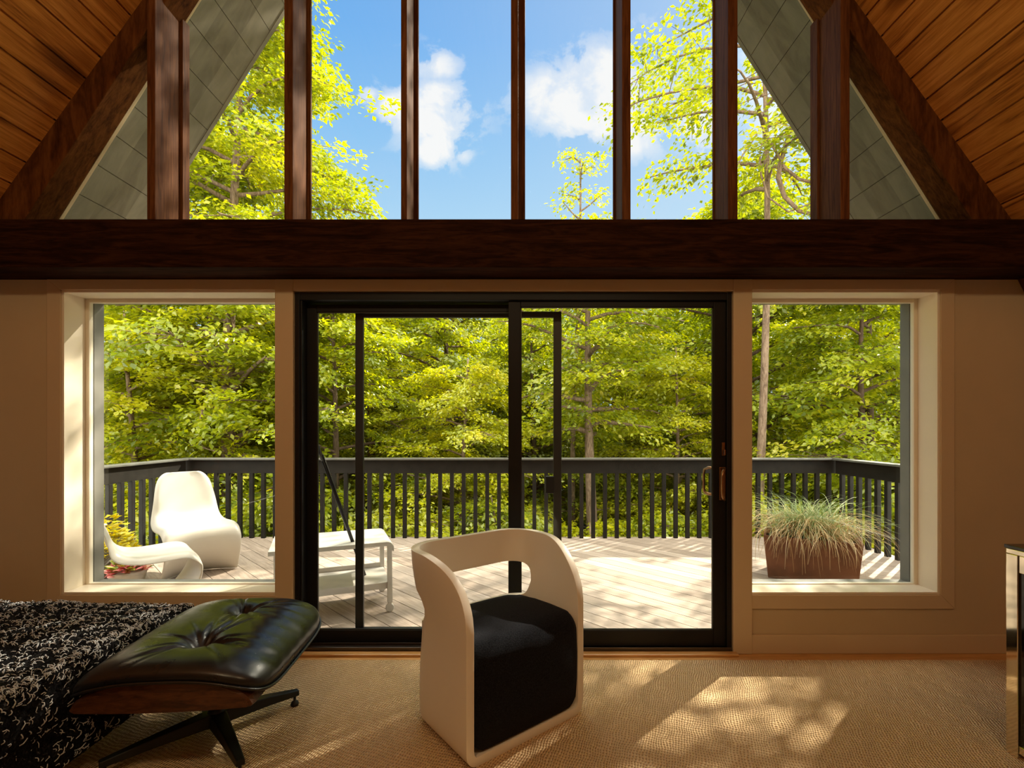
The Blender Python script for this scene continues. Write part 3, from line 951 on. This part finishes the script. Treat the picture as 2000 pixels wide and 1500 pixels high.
# ------------------------------------------------------------------ S-curve plastic chairs
def panton(name, loc, rz, label, src=None):
    r = empty(name, loc, rz); tag(r, label, 'chair', 'white curved plastic chairs on the deck')
    if src:
        for ch in src.children:
            o = ch.copy(); COL.objects.link(o); o.parent = r
        return r
    P = [(-.395, .875, .12, 0), (-.39, .86, .17, 0), (-.365, .80, .215, 0), (-.33, .71, .235, 0), (-.285, .61, .25, 0), (-.235, .52, .27, 0), (-.18, .465, .285, 0),
         (-.09, .44, .295, 0), (.02, .437, .30, 0), (.13, .445, .30, 0), (.215, .448, .298, 0), (.275, .43, .295, .0), (.308, .385, .292, .008), (.305, .32, .29, .028),
         (.27, .24, .288, .06), (.20, .15, .288, .10), (.11, .07, .292, .14), (.03, .02, .30, .17), (-.01, .0, .305, .19)]
    bm = bmesh.new(); rows = []; n = 16
    for k, (y, z, w, c) in enumerate(P):
        row = []
        for i in range(n + 1):
            u = -1 + 2 * i / n
            e = abs(u) ** 3
            yy = y + c * abs(u) ** 1.8; zz = z
            if 5 <= k <= 10: zz += .03 * u * u - .02
            if 5 <= k <= 12: zz -= .055 * max(0, abs(u) - .86) / .14
            if k <= 4: yy += .045 * u * u
            if k <= 6: yy -= .04 * max(0, abs(u) - .86) / .14
            row.append(bm.verts.new((u * w, yy, max(0, zz))))
        rows.append(row)
    for k in range(len(P) - 1):
        for i in range(n):
            bm.faces.new((rows[k][i], rows[k][i + 1], rows[k + 1][i + 1], rows[k + 1][i]))
    bmesh.ops.recalc_face_normals(bm, faces=bm.faces)
    o = bm_obj('seat_shell', bm, M['plastic_white'], r)
    so = o.modifiers.new('solid', 'SOLIDIFY'); so.thickness = .016; so.offset = 0
    sb = o.modifiers.new('sub', 'SUBSURF'); sb.levels = 2; sb.render_levels = 2
    return r
# local +y is the way a chair faces
pa = panton('stacking_chair', (-2.93, 1.66, DECK + .006), math.radians(-133), 'white curved plastic chair in the deck corner facing the house')
pb = panton('stacking_chair', (-2.71, .83, DECK + .006), math.radians(-47), 'white curved plastic chair seen side-on close to the left window', pa)

pb.scale = (.88, .88, .88)
# ------------------------------------------------------------------ white serving cart and pole
ct = empty('serving_cart', (-.87, .69, DECK), math.radians(22)); tag(ct, 'low white two-tier cart on castors behind the left door pane', 'cart')
CLn, CDd, CHt = .80, .50, .50
m = MB(); prof = [(-CLn, CHt - .03), (-CLn, CHt)]
for k in range(7):
    a = PI / 2 - PI / 2 * k / 6; prof.append((-.05 + .05 * math.cos(a), CHt - .05 + .05 * math.sin(a)))
prof += [(0, CHt - .07), (-.012, CHt - .07), (-.02, CHt - .03)]
m.prism(prof, 'y', 0, CDd); m.build('top_tray', M['cart_white'], ct, bevel=.003)
m = MB(); m.box(-CLn + .02, -.02, .03, CDd - .03, .185, .20); m.box(-CLn + .02, -.02, .018, .03, .165, .21); m.box(-CLn + .02, -.02, CDd - .03, CDd - .018, .185, .235)
m.build('lower_shelf', M['cart_white'], ct, bevel=.003)
for x in (-CLn + .035, -.045):
    for y in (.0, CDd - .035):
        m = MB()
        m.prism([(x, .07), (x + .035, .07), (x + .03, CHt - .03), (x - .002, CHt - .03)], 'y', y, y + .035)
        lg = m.build('leg', M['cart_white'], ct, bevel=.003)
        m = MB(); m.lathe([(.0, -.012), (.026, -.012), (.03, -.006), (.03, .006), (.026, .012), (0, .012)], 18)
        m.v = [(a + x + .017, c_ + y + .017, b_ + .0305) for a, b_, c_ in m.v]
        m.box(x + .006, x + .028, y + .004, y + .03, .045, .07)
        m.build('castor', M['cart_white'], lg, smooth=False)
def W(px, py, d):
    return Vector(((px - 1010) * d / F, d - D, EYE - (py - 835) * d / F))
a = W(711, 1128, 3.62); a.z = DECK + .206
b = W(619, 868, 2.99)
m = MB(); off = Vector((.012, 0, .004))
m.tube([a, b], .0075, 10); m.tube([a + off, a + (b - a) * .93 + off], .005, 8); m.tube([b - (b - a).normalized() * .12, b + (b - a).normalized() * .03], .011, 10)
o = m.build('leaning_pole', M['pole'], None, smooth=True); tag(o, 'thin dark metal pole leaning from the white cart to the door frame', 'pole')

# ------------------------------------------------------------------ plants on the deck
def ribbon_cloud(blades, name, mat, parent, var):
    """blades: list of (points, width)"""
    vs = []; fs = []; vv = []
    for (pts, w), cv in zip(blades, var):
        n = len(pts); o = len(vs)
        for k, p in enumerate(pts):
            t = (pts[min(k + 1, n - 1)] - pts[max(k - 1, 0)]).normalized()
            s = t.cross(Vector((0, 0, 1)));
            s = s.normalized() if s.length > 1e-3 else Vector((1, 0, 0))
            ww = w * (1 - (k / (n - 1)) ** 2 * .85)
            vs += [p - s * ww, p + t.cross(s) * ww * .5, p + s * ww]; vv += [cv] * 3
        for k in range(n - 1):
            a = o + k * 3
            fs += [(a, a + 1, a + 4, a + 3), (a + 1, a + 2, a + 5, a + 4)]
    m = MB(); m.add(vs, fs); ob = m.build(name, mat, parent, smooth=True, fix=False)
    at = ob.data.attributes.new('leafvar', 'FLOAT', 'POINT'); at.data.foreach_set('value', vv)
    return ob

pg = empty('grass_planter', (2.56, 1.50, DECK), math.radians(-28)); tag(pg, 'rust-brown box planter with arching green and straw grass', 'planter')
pw, pd, ph = .36, .22, .37
m = MB()
vs = []
for (sx, sy, z) in ((.90, .88, 0), (1, 1, ph), (.94, .90, ph), (.92, .88, ph - .05)):
    vs += [(-pw * sx, -pd * sy, z), (pw * sx, -pd * sy, z), (pw * sx, pd * sy, z), (-pw * sx, pd * sy, z)]
fs = [(3, 2, 1, 0)]
for j in range(3):
    for i in range(4): fs.append((j * 4 + i, j * 4 + (i + 1) % 4, j * 4 + 4 + (i + 1) % 4, j * 4 + 4 + i))
m.add(vs, fs); m.build('planter_box', M['terracotta'], pg, bevel=.006)
m = MB(); m.box(-pw * .915, pw * .915, -pd * .87, pd * .87, ph - .07, ph - .045); m.build('soil', M['soil'], pg)
rng = random.Random(11)
def grass(nb, straw):
    bl = []; va = []
    for k in range(nb):
        x = rng.gauss(-.02, .10 if not straw else .15); y = rng.gauss(-.02, .07)
        x = max(-.28, min(.28, x)); y = max(-.14, min(.14, y))
        a = rng.uniform(0, 2 * PI) if not straw else rng.choice([rng.gauss(-PI / 2, .8), rng.uniform(0, 2 * PI)])
        ln = rng.uniform(.36, .62) if not straw else rng.uniform(.38, .72)
        el = rng.uniform(.75, 1.5) if not straw else rng.uniform(.55, 1.25)
        drop = rng.uniform(.16, .28) if not straw else rng.uniform(.22, .36)
        p = Vector((x, y, ph - .05)); pts = [p.copy()]; n = 9
        cur = rng.gauss(0, .12)
        for s in range(n):
            st = ln / n
            p = p + Vector((math.cos(a) * math.cos(el), math.sin(a) * math.cos(el), math.sin(el))) * st
            el -= drop * (.5 + s / n); a += cur * .5
            el = max(el, -1.35)
            pts.append(p.copy())
        for q in pts:
            if abs(q.x) < pw and abs(q.y) < pd + .005: q.z = max(q.z, ph - .045)
            q.z = max(q.z, .03)
        bl.append((pts, rng.uniform(.0022, .004))); va.append(rng.random())
    return bl, va
bl, va = grass(640, False); ribbon_cloud(bl, 'green_grass', M['grass_green'], pg, va)['kind'] = 'stuff'
bl, va = grass(420, True); ribbon_cloud(bl, 'dry_grass', M['grass_straw'], pg, va)['kind'] = 'stuff'

fp = empty('flower_pot', (-3.22, 1.27, DECK)); tag(fp, 'pale stone bowl of pink and green leaves under the side-on chair', 'potted plant')
m = MB(); m.lathe([(.0, .0), (.085, .0), (.115, .04), (.13, .1), (.138, .125), (.126, .125), (.118, .10), (.0, .095)], 28); m.build('bowl', M['stone_pot'], fp, smooth=True)
def leaf_blob(n, rad, h, z0, size, mat, name, parent, seed, flat=.5):
    r = random.Random(seed); vs = []; fs = []; vv = []
    for k in range(n):
        a = r.uniform(0, 2 * PI); t = math.sqrt(r.random()); 
        p = Vector((rad * t * math.cos(a), rad * t * math.sin(a), z0 + h * (1 - t * t) * r.uniform(.5, 1) + r.uniform(-.01, .01)))
        d = Vector((math.cos(a + r.gauss(0, .5)), math.sin(a + r.gauss(0, .5)), r.uniform(-.15, .6))).normalized()
        s = d.cross(Vector((r.gauss(0, .3), r.gauss(0, .3), 1))).normalized(); nn = s.cross(d)
        L_ = size * r.uniform(.7, 1.25); w = L_ * .36; o = len(vs)
        vs += [p, p + d * L_ * .45 + s * w - nn * .006, p + d * L_, p + d * L_ * .45 - s * w - nn * .006, p + d * L_ * .5 + nn * .006]
        fs += [(o, o + 1, o + 4), (o + 1, o + 2, o + 4), (o + 2, o + 3, o + 4), (o + 3, o, o + 4)]
        vv += [r.random()] * 5
    m = MB(); m.add(vs, fs); ob = m.build(name, mat, parent, fix=False)
    at = ob.data.attributes.new('leafvar', 'FLOAT', 'POINT'); at.data.foreach_set('value', vv)
    return ob
leaf_blob(130, .105, .09, .125, .075, M['coleus'], 'leaves', fp, 4)
yf = empty('yellow_shrub_pot', (-3.52, 1.38, DECK)); tag(yf, 'grey pot with bright yellow feathery leaves behind the side-on chair', 'potted plant')
m = MB(); m.lathe([(.0, .0), (.12, .0), (.14, .1), (.165, .26), (.15, .26), (.14, .24), (0, .235)], 28); m.build('pot', M['grey_pot'], yf, smooth=True)
leaf_blob(420, .21, .34, .22, .075, M['yellow_leaf'], 'leaves', yf, 6)

# ------------------------------------------------------------------ woodland
def leaf_arrays(rng, C, A, R, npl, size, droop=.28):
    """C: spray centres (n,3); A: outward azimuth (n,); returns verts, faces, per-vertex tone"""
    n = len(C)
    A = np.repeat(A + rng.normal(0, .3, n), npl); Cc = np.repeat(C, npl, 0); Rr = np.repeat(R, npl)
    tone = np.repeat(rng.normal(.48, .16, n), npl)
    Nn = n * npl
    tilt = -np.repeat(rng.normal(droop, .18, n), npl)
    e1 = np.stack([np.cos(A) * np.cos(tilt), np.sin(A) * np.cos(tilt), np.sin(tilt)], 1)
    e2 = np.stack([-np.sin(A), np.cos(A), np.zeros(Nn)], 1)
    nn = np.cross(e1, e2)
    th = rng.uniform(0, 2 * np.pi, Nn); r = Rr * np.sqrt(rng.uniform(0, 1, Nn))
    P = Cc + e1 * (r * np.cos(th) * 1.25)[:, None] + e2 * (r * np.sin(th) * .85)[:, None] + nn * rng.normal(0, .045, Nn)[:, None]
    P[:, 2] -= (r ** 2) * .35
    ang = rng.normal(0, .9, Nn) + th * .0
    d = e1 * np.cos(ang)[:, None] + e2 * np.sin(ang)[:, None] + nn * rng.normal(-.15, .35, Nn)[:, None]
    d /= np.linalg.norm(d, axis=1)[:, None]
    up = nn + rng.normal(0, .45, (Nn, 3))
    s = np.cross(d, up); s /= np.linalg.norm(s, axis=1)[:, None] + 1e-9
    k = np.cross(s, d)
    Ls = size * rng.uniform(.65, 1.25, Nn); Ws = Ls * rng.uniform(.22, .32, Nn)
    fold = Ws * .35
    V = np.empty((Nn, 4, 3))
    V[:, 0] = P
    V[:, 1] = P + d * (Ls * .5)[:, None] + s * Ws[:, None] + k * fold[:, None]
    V[:, 2] = P + d * Ls[:, None]
    V[:, 3] = P + d * (Ls * .5)[:, None] - s * Ws[:, None] + k * fold[:, None]
    b = np.arange(Nn) * 4
    Fc = np.concatenate([np.stack([b, b + 1, b + 2], 1), np.stack([b, b + 2, b + 3], 1)])
    tv = np.repeat(np.clip(tone + rng.normal(0, .16, Nn), 0, 1), 4)
    return V.reshape(-1, 3), Fc, tv

def np_mesh(name, V, Fc, tv, mat):
    me = bpy.data.meshes.new(name)
    me.vertices.add(len(V)); me.vertices.foreach_set('co', V.astype(np.float32).ravel())
    nf = len(Fc)
    me.loops.add(nf * 3); me.loops.foreach_set('vertex_index', Fc.astype(np.int32).ravel())
    me.polygons.add(nf); me.polygons.foreach_set('loop_start', np.arange(nf, dtype=np.int32) * 3)
    me.update(calc_edges=True)
    at = me.attributes.new('leafvar', 'FLOAT', 'POINT'); at.data.foreach_set('value', tv.astype(np.float32))
    me.materials.append(mat)
    return me

def make_tree(name, seed, H, z_low, R, nb, nsp, npl, size, leafm, barkm, trunk=.11, shape='round', lean=0.0, spray=.42, rise=.35):
    rng = np.random.default_rng(seed); rnd = random.Random(seed)
    root = empty(name)
    tm = MB(); pts = []; rad = []
    ph = rnd.uniform(0, 6)
    def axis(z):
        t = z / H
        return Vector((lean * t * t * H + .10 * math.sin(t * 5 + ph), .10 * math.cos(t * 4 + ph), z))
    for k in range(13):
        z = H * .97 * k / 12; pts.append(axis(z)); rad.append(trunk * (1 - .86 * k / 12) + .006)
    tm.tube(pts, rad, 9)
    C = []; A = []; Rs = []
    for b in range(nb):
        t = (b + .5) / nb
        z = z_low + (H - z_low) * t * .96
        if shape == 'round': prof = math.sqrt(max(.08, 1 - (2 * t - .85) ** 2 * .8))
        elif shape == 'cone': prof = 1.05 - .8 * t
        else: prof = .55 + .45 * math.sin(PI * min(1, t * 1.1))
        ln = R * prof * rnd.uniform(.72, 1.1)
        az = b * 2.39996 + rnd.uniform(-.4, .4)
        p0 = axis(max(.2, z - ln * .22)); bp = [p0]
        up = rise + rnd.uniform(-.15, .2)
        for s in range(1, 6):
            q = s / 5
            bp.append(p0 + Vector((math.cos(az + .25 * q * math.sin(b)) * ln * q, math.sin(az + .25 * q * math.sin(b)) * ln * q, up * ln * q - .32 * ln * q * q + .04 * math.sin(b * 7 + s))))
        r0 = trunk * .38 * (1 - .6 * t) + .006
        tm.tube(bp, [r0 * (1 - .85 * k / 5) + .003 for k in range(6)], 5, False)
        for s in range(nsp):
            q = .28 + .74 * (s + rnd.random()) / nsp
            i = min(4, int(q * 5)); f = q * 5 - i
            p = bp[i].lerp(bp[i + 1], min(1, f))
            side = rnd.gauss(0, .22 * ln * (.4 + .6 * q))
            p = p + Vector((-math.sin(az) * side, math.cos(az) * side, rnd.gauss(.02, .10)))
            if abs(side) > .1: tm.tube([bp[i].lerp(bp[i + 1], min(1, f) * .5), p], [.008, .003], 4, False)
            C.append(p[:]); A.append(az + side / max(.3, ln * q) * .9); Rs.append(spray * rnd.uniform(.65, 1.2))
    tr = tm.build('trunk', barkm, root, smooth=True, fix=False)
    V, Fc, tv = leaf_arrays(rng, np.array(C), np.array(A), np.array(Rs), npl, size)
    me = np_mesh('foliage', V, Fc, tv, leafm)
    fo = bpy.data.objects.new('foliage', me); COL.objects.link(fo); fo.parent = root
    return root

def copy_tree(src, name=None):
    r = src.copy(); COL.objects.link(r)
    for ch in list(src.children):
        c_ = ch.copy(); COL.objects.link(c_); c_.parent = r
    return r

GZ0 = -3.2
protos = {}
def proto(kind):
    if kind not in protos:
        kw = dict(
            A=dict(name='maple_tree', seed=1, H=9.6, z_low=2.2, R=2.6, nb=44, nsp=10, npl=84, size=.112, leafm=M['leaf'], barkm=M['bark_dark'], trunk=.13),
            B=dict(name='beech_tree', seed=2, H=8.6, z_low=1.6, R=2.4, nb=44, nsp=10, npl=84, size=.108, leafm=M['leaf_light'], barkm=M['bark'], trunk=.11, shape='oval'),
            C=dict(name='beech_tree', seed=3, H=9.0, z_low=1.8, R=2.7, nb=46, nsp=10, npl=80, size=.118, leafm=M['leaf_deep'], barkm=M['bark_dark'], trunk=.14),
            S=dict(name='leafy_shrub', seed=4, H=3.6, z_low=.5, R=1.6, nb=32, nsp=8, npl=74, size=.10, leafm=M['leaf'], barkm=M['bark_dark'], trunk=.05, shape='oval', spray=.36),
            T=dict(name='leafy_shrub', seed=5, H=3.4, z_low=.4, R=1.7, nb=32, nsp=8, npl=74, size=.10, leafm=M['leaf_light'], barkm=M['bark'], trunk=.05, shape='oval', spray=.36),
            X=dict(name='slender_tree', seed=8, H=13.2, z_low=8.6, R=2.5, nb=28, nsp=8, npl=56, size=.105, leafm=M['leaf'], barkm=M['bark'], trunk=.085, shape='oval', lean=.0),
            Y=dict(name='broad_tree', seed=9, H=12.6, z_low=2.5, R=2.75, nb=66, nsp=13, npl=92, size=.10, leafm=M['leaf'], barkm=M['bark'], trunk=.15, shape='oval'),
            Z=dict(name='young_tree', seed=10, H=11.3, z_low=6.2, R=1.25, nb=18, nsp=4, npl=26, size=.10, leafm=M['leaf_light'], barkm=M['bark'], trunk=.075, shape='cone', rise=.9, spray=.3),
            P=dict(name='slender_tree', seed=12, H=9.4, z_low=4.8, R=2.0, nb=30, nsp=8, npl=72, size=.108, leafm=M['leaf'], barkm=M['bark'], trunk=.15, shape='oval'),
        )[kind]
        protos[kind] = [make_tree(**kw), False]
    pr = protos[kind]
    if not pr[1]:
        pr[1] = True; return pr[0]
    return copy_tree(pr[0])

def plant(kind, x, y, sc, rz, label, group=None, cat='tree', z=None):
    o = proto(kind)
    o.location = (x, y, GZ0 if z is None else z); o.scale = (sc, sc, sc * random.uniform(.96, 1.04)); o.rotation_euler = (0, 0, rz)
    if 'group' in o: del o['group']
    tag(o, label, cat, group)
    return o

# trees one can single out
plant('Y', -5.3, 6.4, 1.08, .4, 'tall yellow-green tree filling the gable panes left of the leftmost mullions')
plant('A', -7.2, 8.6, 1.28, 1.1, 'second tall tree filling in behind the yellow-green tree at the left gable panes')
plant('X', 4.05, 5.4, 1.0, 2.0, 'tall thin-trunked tree whose high branches hang into the right gable panes')
plant('Z', 1.35, 8.3, 1.0, 0, 'sparse young treetop poking above the beam right of the middle mullion')
plant('P', 1.42, 6.6, .92, 1.0, 'slim brown trunk rising behind the right half of the glass door')
plant('C', 5.6, 9.2, 1.18, .3, 'green tree behind the vine-like branches in the right gable panes')
plant('A', -1.9, 9.6, .98, 1.9, 'treetop just showing above the beam left of the middle mullion')
plant('X', 5.85, 3.75, .86, 2.2, 'small slender tree growing close beside the right end of the deck')
G = 'woodland trees behind the deck'
LB = 'one of the crowding sunlit trees that fill the woodland behind the deck railing'
k = 0
for kind, x, y, sc in (
    ('B', -6.6, 5.6, .82), ('A', -3.4, 6.2, .76), ('B', -1.0, 6.6, .72), ('A', 6.3, 6.0, .82), ('B', 3.3, 7.4, .74),
    ('A', -8.6, 8.2, .95), ('C', -6.0, 9.4, .95), ('B', -3.6, 9.0, .88), ('C', .4, 9.8, .82), ('B', 3.0, 10.6, .86), ('A', 8.2, 8.4, .98),
    ('C', -10.5, 12, 1.1), ('B', -7.4, 12.6, 1.1), ('C', -4.6, 12.4, 1.05), ('A', -2.0, 13.0, 1.0), ('C', 0.6, 13.2, .98), ('A', 3.4, 13.4, 1.0), ('C', 6.2, 13.2, 1.08), ('B', 9.2, 12.4, 1.12), ('C', 12, 11.6, 1.1),
    ('C', -12, 17, 1.3), ('C', -8, 17, 1.25), ('C', -4, 17.4, 1.2), ('C', 0, 17.6, 1.15), ('C', 4, 17.6, 1.2), ('C', 8, 17, 1.25), ('C', 12.5, 16.6, 1.3)):
    plant(kind, x, y, sc, k * 1.7, LB, G); k += 1
GS = 'shrubs below the deck'
LS = 'leafy green shrub seen between the balusters of the deck railing'
for kind, x, y, sc in (
    ('S', -5.4, 2.6, 1.05), ('T', -5.6, 4.3, 1.1), ('S', -3.6, 5.0, 1.05), ('T', -2.0, 4.9, .98), ('S', -.4, 5.3, .95), ('T', 1.2, 5.1, .9), ('S', 2.6, 5.6, .9), ('T', 3.9, 4.9, 1.0),
    ('S', 5.4, 4.2, 1.1), ('T', 5.6, 2.4, 1.1), ('S', -4.4, 7.4, 1.1), ('T', -2.6, 7.8, 1.1), ('S', -.8, 8.0, 1.05), ('S', 2.4, 8.4, 1.0), ('T', 4.4, 7.6, 1.1), ('S', 6.6, 7.0, 1.2)):
    plant(kind, x, y, sc, k * 1.3, LS, GS, 'shrub'); k += 1

# vine looping in front of the trees on the right
def pxcurve(pts, d):
    return [W(a_, b_, d) for a_, b_ in pts]
m = MB()
m.tube(pxcurve([(1585, 150), (1556, 232), (1538, 272), (1524, 320), (1520, 348), (1532, 384), (1560, 412), (1600, 422), (1680, 410)], 7.4), [.022, .028, .03, .034, .036, .034, .03, .026, .02], 7)
m.tube(pxcurve([(1488, 246), (1504, 276), (1520, 304), (1533, 328), (1560, 350), (1600, 360), (1680, 350)], 7.38), [.014, .018, .02, .022, .024, .022, .018], 7)
m.tube(pxcurve([(1488, 246), (1470, 275), (1452, 300), (1436, 330)], 7.38), [.014, .014, .012, .008], 6)
m.tube(pxcurve([(1492, 262), (1484, 300), (1486, 340), (1500, 385), (1540, 414), (1590, 395)], 7.42), [.01, .012, .013, .013, .012, .01], 6)
tag(m.build('climbing_vine', M['bark'], None, smooth=True), 'bare vine looping across the right gable pane next to the post', 'vine')

# ground falling away from the house and rising behind
m = MB(); n = 40; vs = []; fs = []
for j in range(n + 1):
    for i in range(n + 1):
        x = -30 + 60 * i / n; y = 1 + 34 * j / n
        z = GZ0 + .18 * math.sin(x * .8 + y * .5) + max(0, y - 10) * .22
        vs.append((x, y, z))
for j in range(n):
    for i in range(n):
        a = j * (n + 1) + i; fs.append((a, a + 1, a + n + 2, a + n + 1))
m.add(vs, fs)
struct(m.build('ground', M['ground'], smooth=True), 'wooded slope under the trees', 'ground')

# ------------------------------------------------------------------ light
SUN_DIR = Vector((.57, .53, .63)).normalized()
sd = bpy.data.lights.new('sun', 'SUN'); sd.energy = 11.0; sd.angle = math.radians(.6); sd.color = (1, .90, .72)
so = bpy.data.objects.new('sun', sd); COL.objects.link(so)
so.rotation_euler = SUN_DIR.to_track_quat('Z', 'Y').to_euler()
for i, (x, y, z, e) in enumerate(((-1.0, -3.1, 3.3, 46), (.8, -3.1, 3.3, 46))):  # added warm interior fill behind the camera, without any fixtures
    ld = bpy.data.lights.new('warm_fill', 'POINT'); ld.energy = e; ld.color = (1, .77, .44); ld.shadow_soft_size = .12
    lo = bpy.data.objects.new('warm_fill', ld); COL.objects.link(lo); lo.location = (x, y, z)

# world: blue sky with a few clouds
wd = bpy.data.worlds.new('sky'); S.world = wd; wd.use_nodes = True
nt = wd.node_tree; nt.nodes.clear()
out = N(nt, 'ShaderNodeOutputWorld'); bg = N(nt, 'ShaderNodeBackground', Strength=1.0)
tcn = N(nt, 'ShaderNodeTexCoord'); sp = N(nt, 'ShaderNodeSeparateXYZ'); L(nt, tcn.outputs['Generated'], sp.inputs[0])
def MA(op, a, b=None, c=None, clamp=False):
    n_ = N(nt, 'ShaderNodeMath', operation=op); n_.use_clamp = clamp
    for i, q in enumerate((a, b, c)):
        if q is None: continue
        if isinstance(q, (int, float)): n_.inputs[i].default_value = q
        else: L(nt, q, n_.inputs[i])
    return n_.outputs[0]
elev = ramp(nt, sp.outputs['Z'], [(0, (.62, .80, .96)), (.36, (.45, .73, .97)), (.5, (.27, .58, .95)), (.62, (.15, .45, .92)), (1, (.05, .2, .6))])
# paler towards the sun
vm = N(nt, 'ShaderNodeVectorMath', operation='DOT_PRODUCT'); L(nt, tcn.outputs['Generated'], vm.inputs[0]); vm.inputs[1].default_value = SUN_DIR
glow = MA('POWER', MA('MAXIMUM', vm.outputs['Value'], 0), 5)
mxg = N(nt, 'ShaderNodeMix', data_type='RGBA'); L(nt, MA('MULTIPLY', glow, .55), mxg.inputs[0])
L(nt, elev.outputs['Color'], mxg.inputs[6]); mxg.inputs[7].default_value = (.85, .93, 1, 1)
yy = MA('MAXIMUM', sp.outputs['Y'], .02)
u = MA('DIVIDE', sp.outputs['X'], yy); v = MA('DIVIDE', sp.outputs['Z'], yy)
nz = N(nt, 'ShaderNodeTexNoise', Scale=11, Detail=9, Roughness=.6, Distortion=.3); 
cv = N(nt, 'ShaderNodeCombineXYZ'); L(nt, u, cv.inputs[0]); L(nt, v, cv.inputs[1]); L(nt, cv.outputs[0], nz.inputs['Vector'])
dens = None
for px, py, rx, ry, wgt in ((850, 225, 72, 70, 1.05), (790, 215, 60, 46, .95), (850, 285, 44, 44, 1), (850, 130, 62, 42, .62), (905, 305, 24, 18, .6), (1115, 195, 95, 60, 1.1), (1180, 170, 78, 75, 1.15), (1150, 232, 75, 46, 1.1), (1240, 262, 58, 46, .9),
                            (1380, 245, 52, 58, .95), (715, 182, 34, 24, .62), (1300, 150, 160, 120, .35), (1530, 200, 130, 160, .5)):
    du = MA('DIVIDE', MA('SUBTRACT', u, (px - 1010) / F), rx / F); dv = MA('DIVIDE', MA('SUBTRACT', v, (835 - py) / F), ry / F)
    d2 = MA('ADD', MA('MULTIPLY', du, du), MA('MULTIPLY', dv, dv))
    g = MA('MULTIPLY', MA('POWER', 2.718, MA('MULTIPLY', d2, -.8)), wgt)
    dens = g if dens is None else MA('MAXIMUM', dens, g)
nn = MA('MULTIPLY_ADD', nz.outputs['Fac'], 2.6, -1.3)
den = MA('ADD', dens, MA('MULTIPLY', nn, 1.0))
cl = ramp(nt, den, [(.25, (0, 0, 0)), (.50, (.62, .62, .62)), (.95, (1, 1, 1))])
cl.color_ramp.interpolation = 'EASE'
front = MA('GREATER_THAN', sp.outputs['Y'], .05)
mxc = N(nt, 'ShaderNodeMix', data_type='RGBA'); L(nt, MA('MULTIPLY', MA('MULTIPLY', cl.outputs['Color'], front), MA('MULTIPLY', MA('MINIMUM', MA('MULTIPLY', dens, 1.6), 1), .97)), mxc.inputs[0])
L(nt, mxg.outputs[2], mxc.inputs[6]); mxc.inputs[7].default_value = (1.0, 1.0, 1.0, 1)
# unseen bright sky added overhead and behind to fill-light foliage, and the pale aureole round the sun
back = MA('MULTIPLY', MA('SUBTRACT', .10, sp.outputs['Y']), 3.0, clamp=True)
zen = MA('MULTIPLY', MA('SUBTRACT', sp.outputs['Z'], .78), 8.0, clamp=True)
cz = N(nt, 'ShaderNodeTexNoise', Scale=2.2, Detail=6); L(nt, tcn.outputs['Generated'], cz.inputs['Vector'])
sky_fill = MA('MULTIPLY', MA('MAXIMUM', back, zen), MA('MULTIPLY_ADD', cz.outputs['Fac'], 1.2, .3, clamp=True), clamp=True)
mxb = N(nt, 'ShaderNodeMix', data_type='RGBA'); L(nt, sky_fill, mxb.inputs[0]); L(nt, mxc.outputs[2], mxb.inputs[6]); mxb.inputs[7].default_value = (5.6, 5.35, 4.6, 1)
aur = MA('MULTIPLY', MA('POWER', MA('MAXIMUM', vm.outputs['Value'], 0), 80), 9.0)
ac = N(nt, 'ShaderNodeVectorMath', operation='SCALE'); ac.inputs[0].default_value = (1, .95, .82); L(nt, aur, ac.inputs['Scale'])
adv = N(nt, 'ShaderNodeVectorMath', operation='ADD'); L(nt, mxb.outputs[2], adv.inputs[0]); L(nt, ac.outputs[0], adv.inputs[1])
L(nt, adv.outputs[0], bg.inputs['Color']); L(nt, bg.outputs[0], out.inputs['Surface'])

# ------------------------------------------------------------------ colour management
S.view_settings.view_transform = 'Standard'; S.view_settings.look = 'None'
S.view_settings.exposure = 0.0; S.view_settings.gamma = 1.0; S.view_settings.use_curve_mapping = False
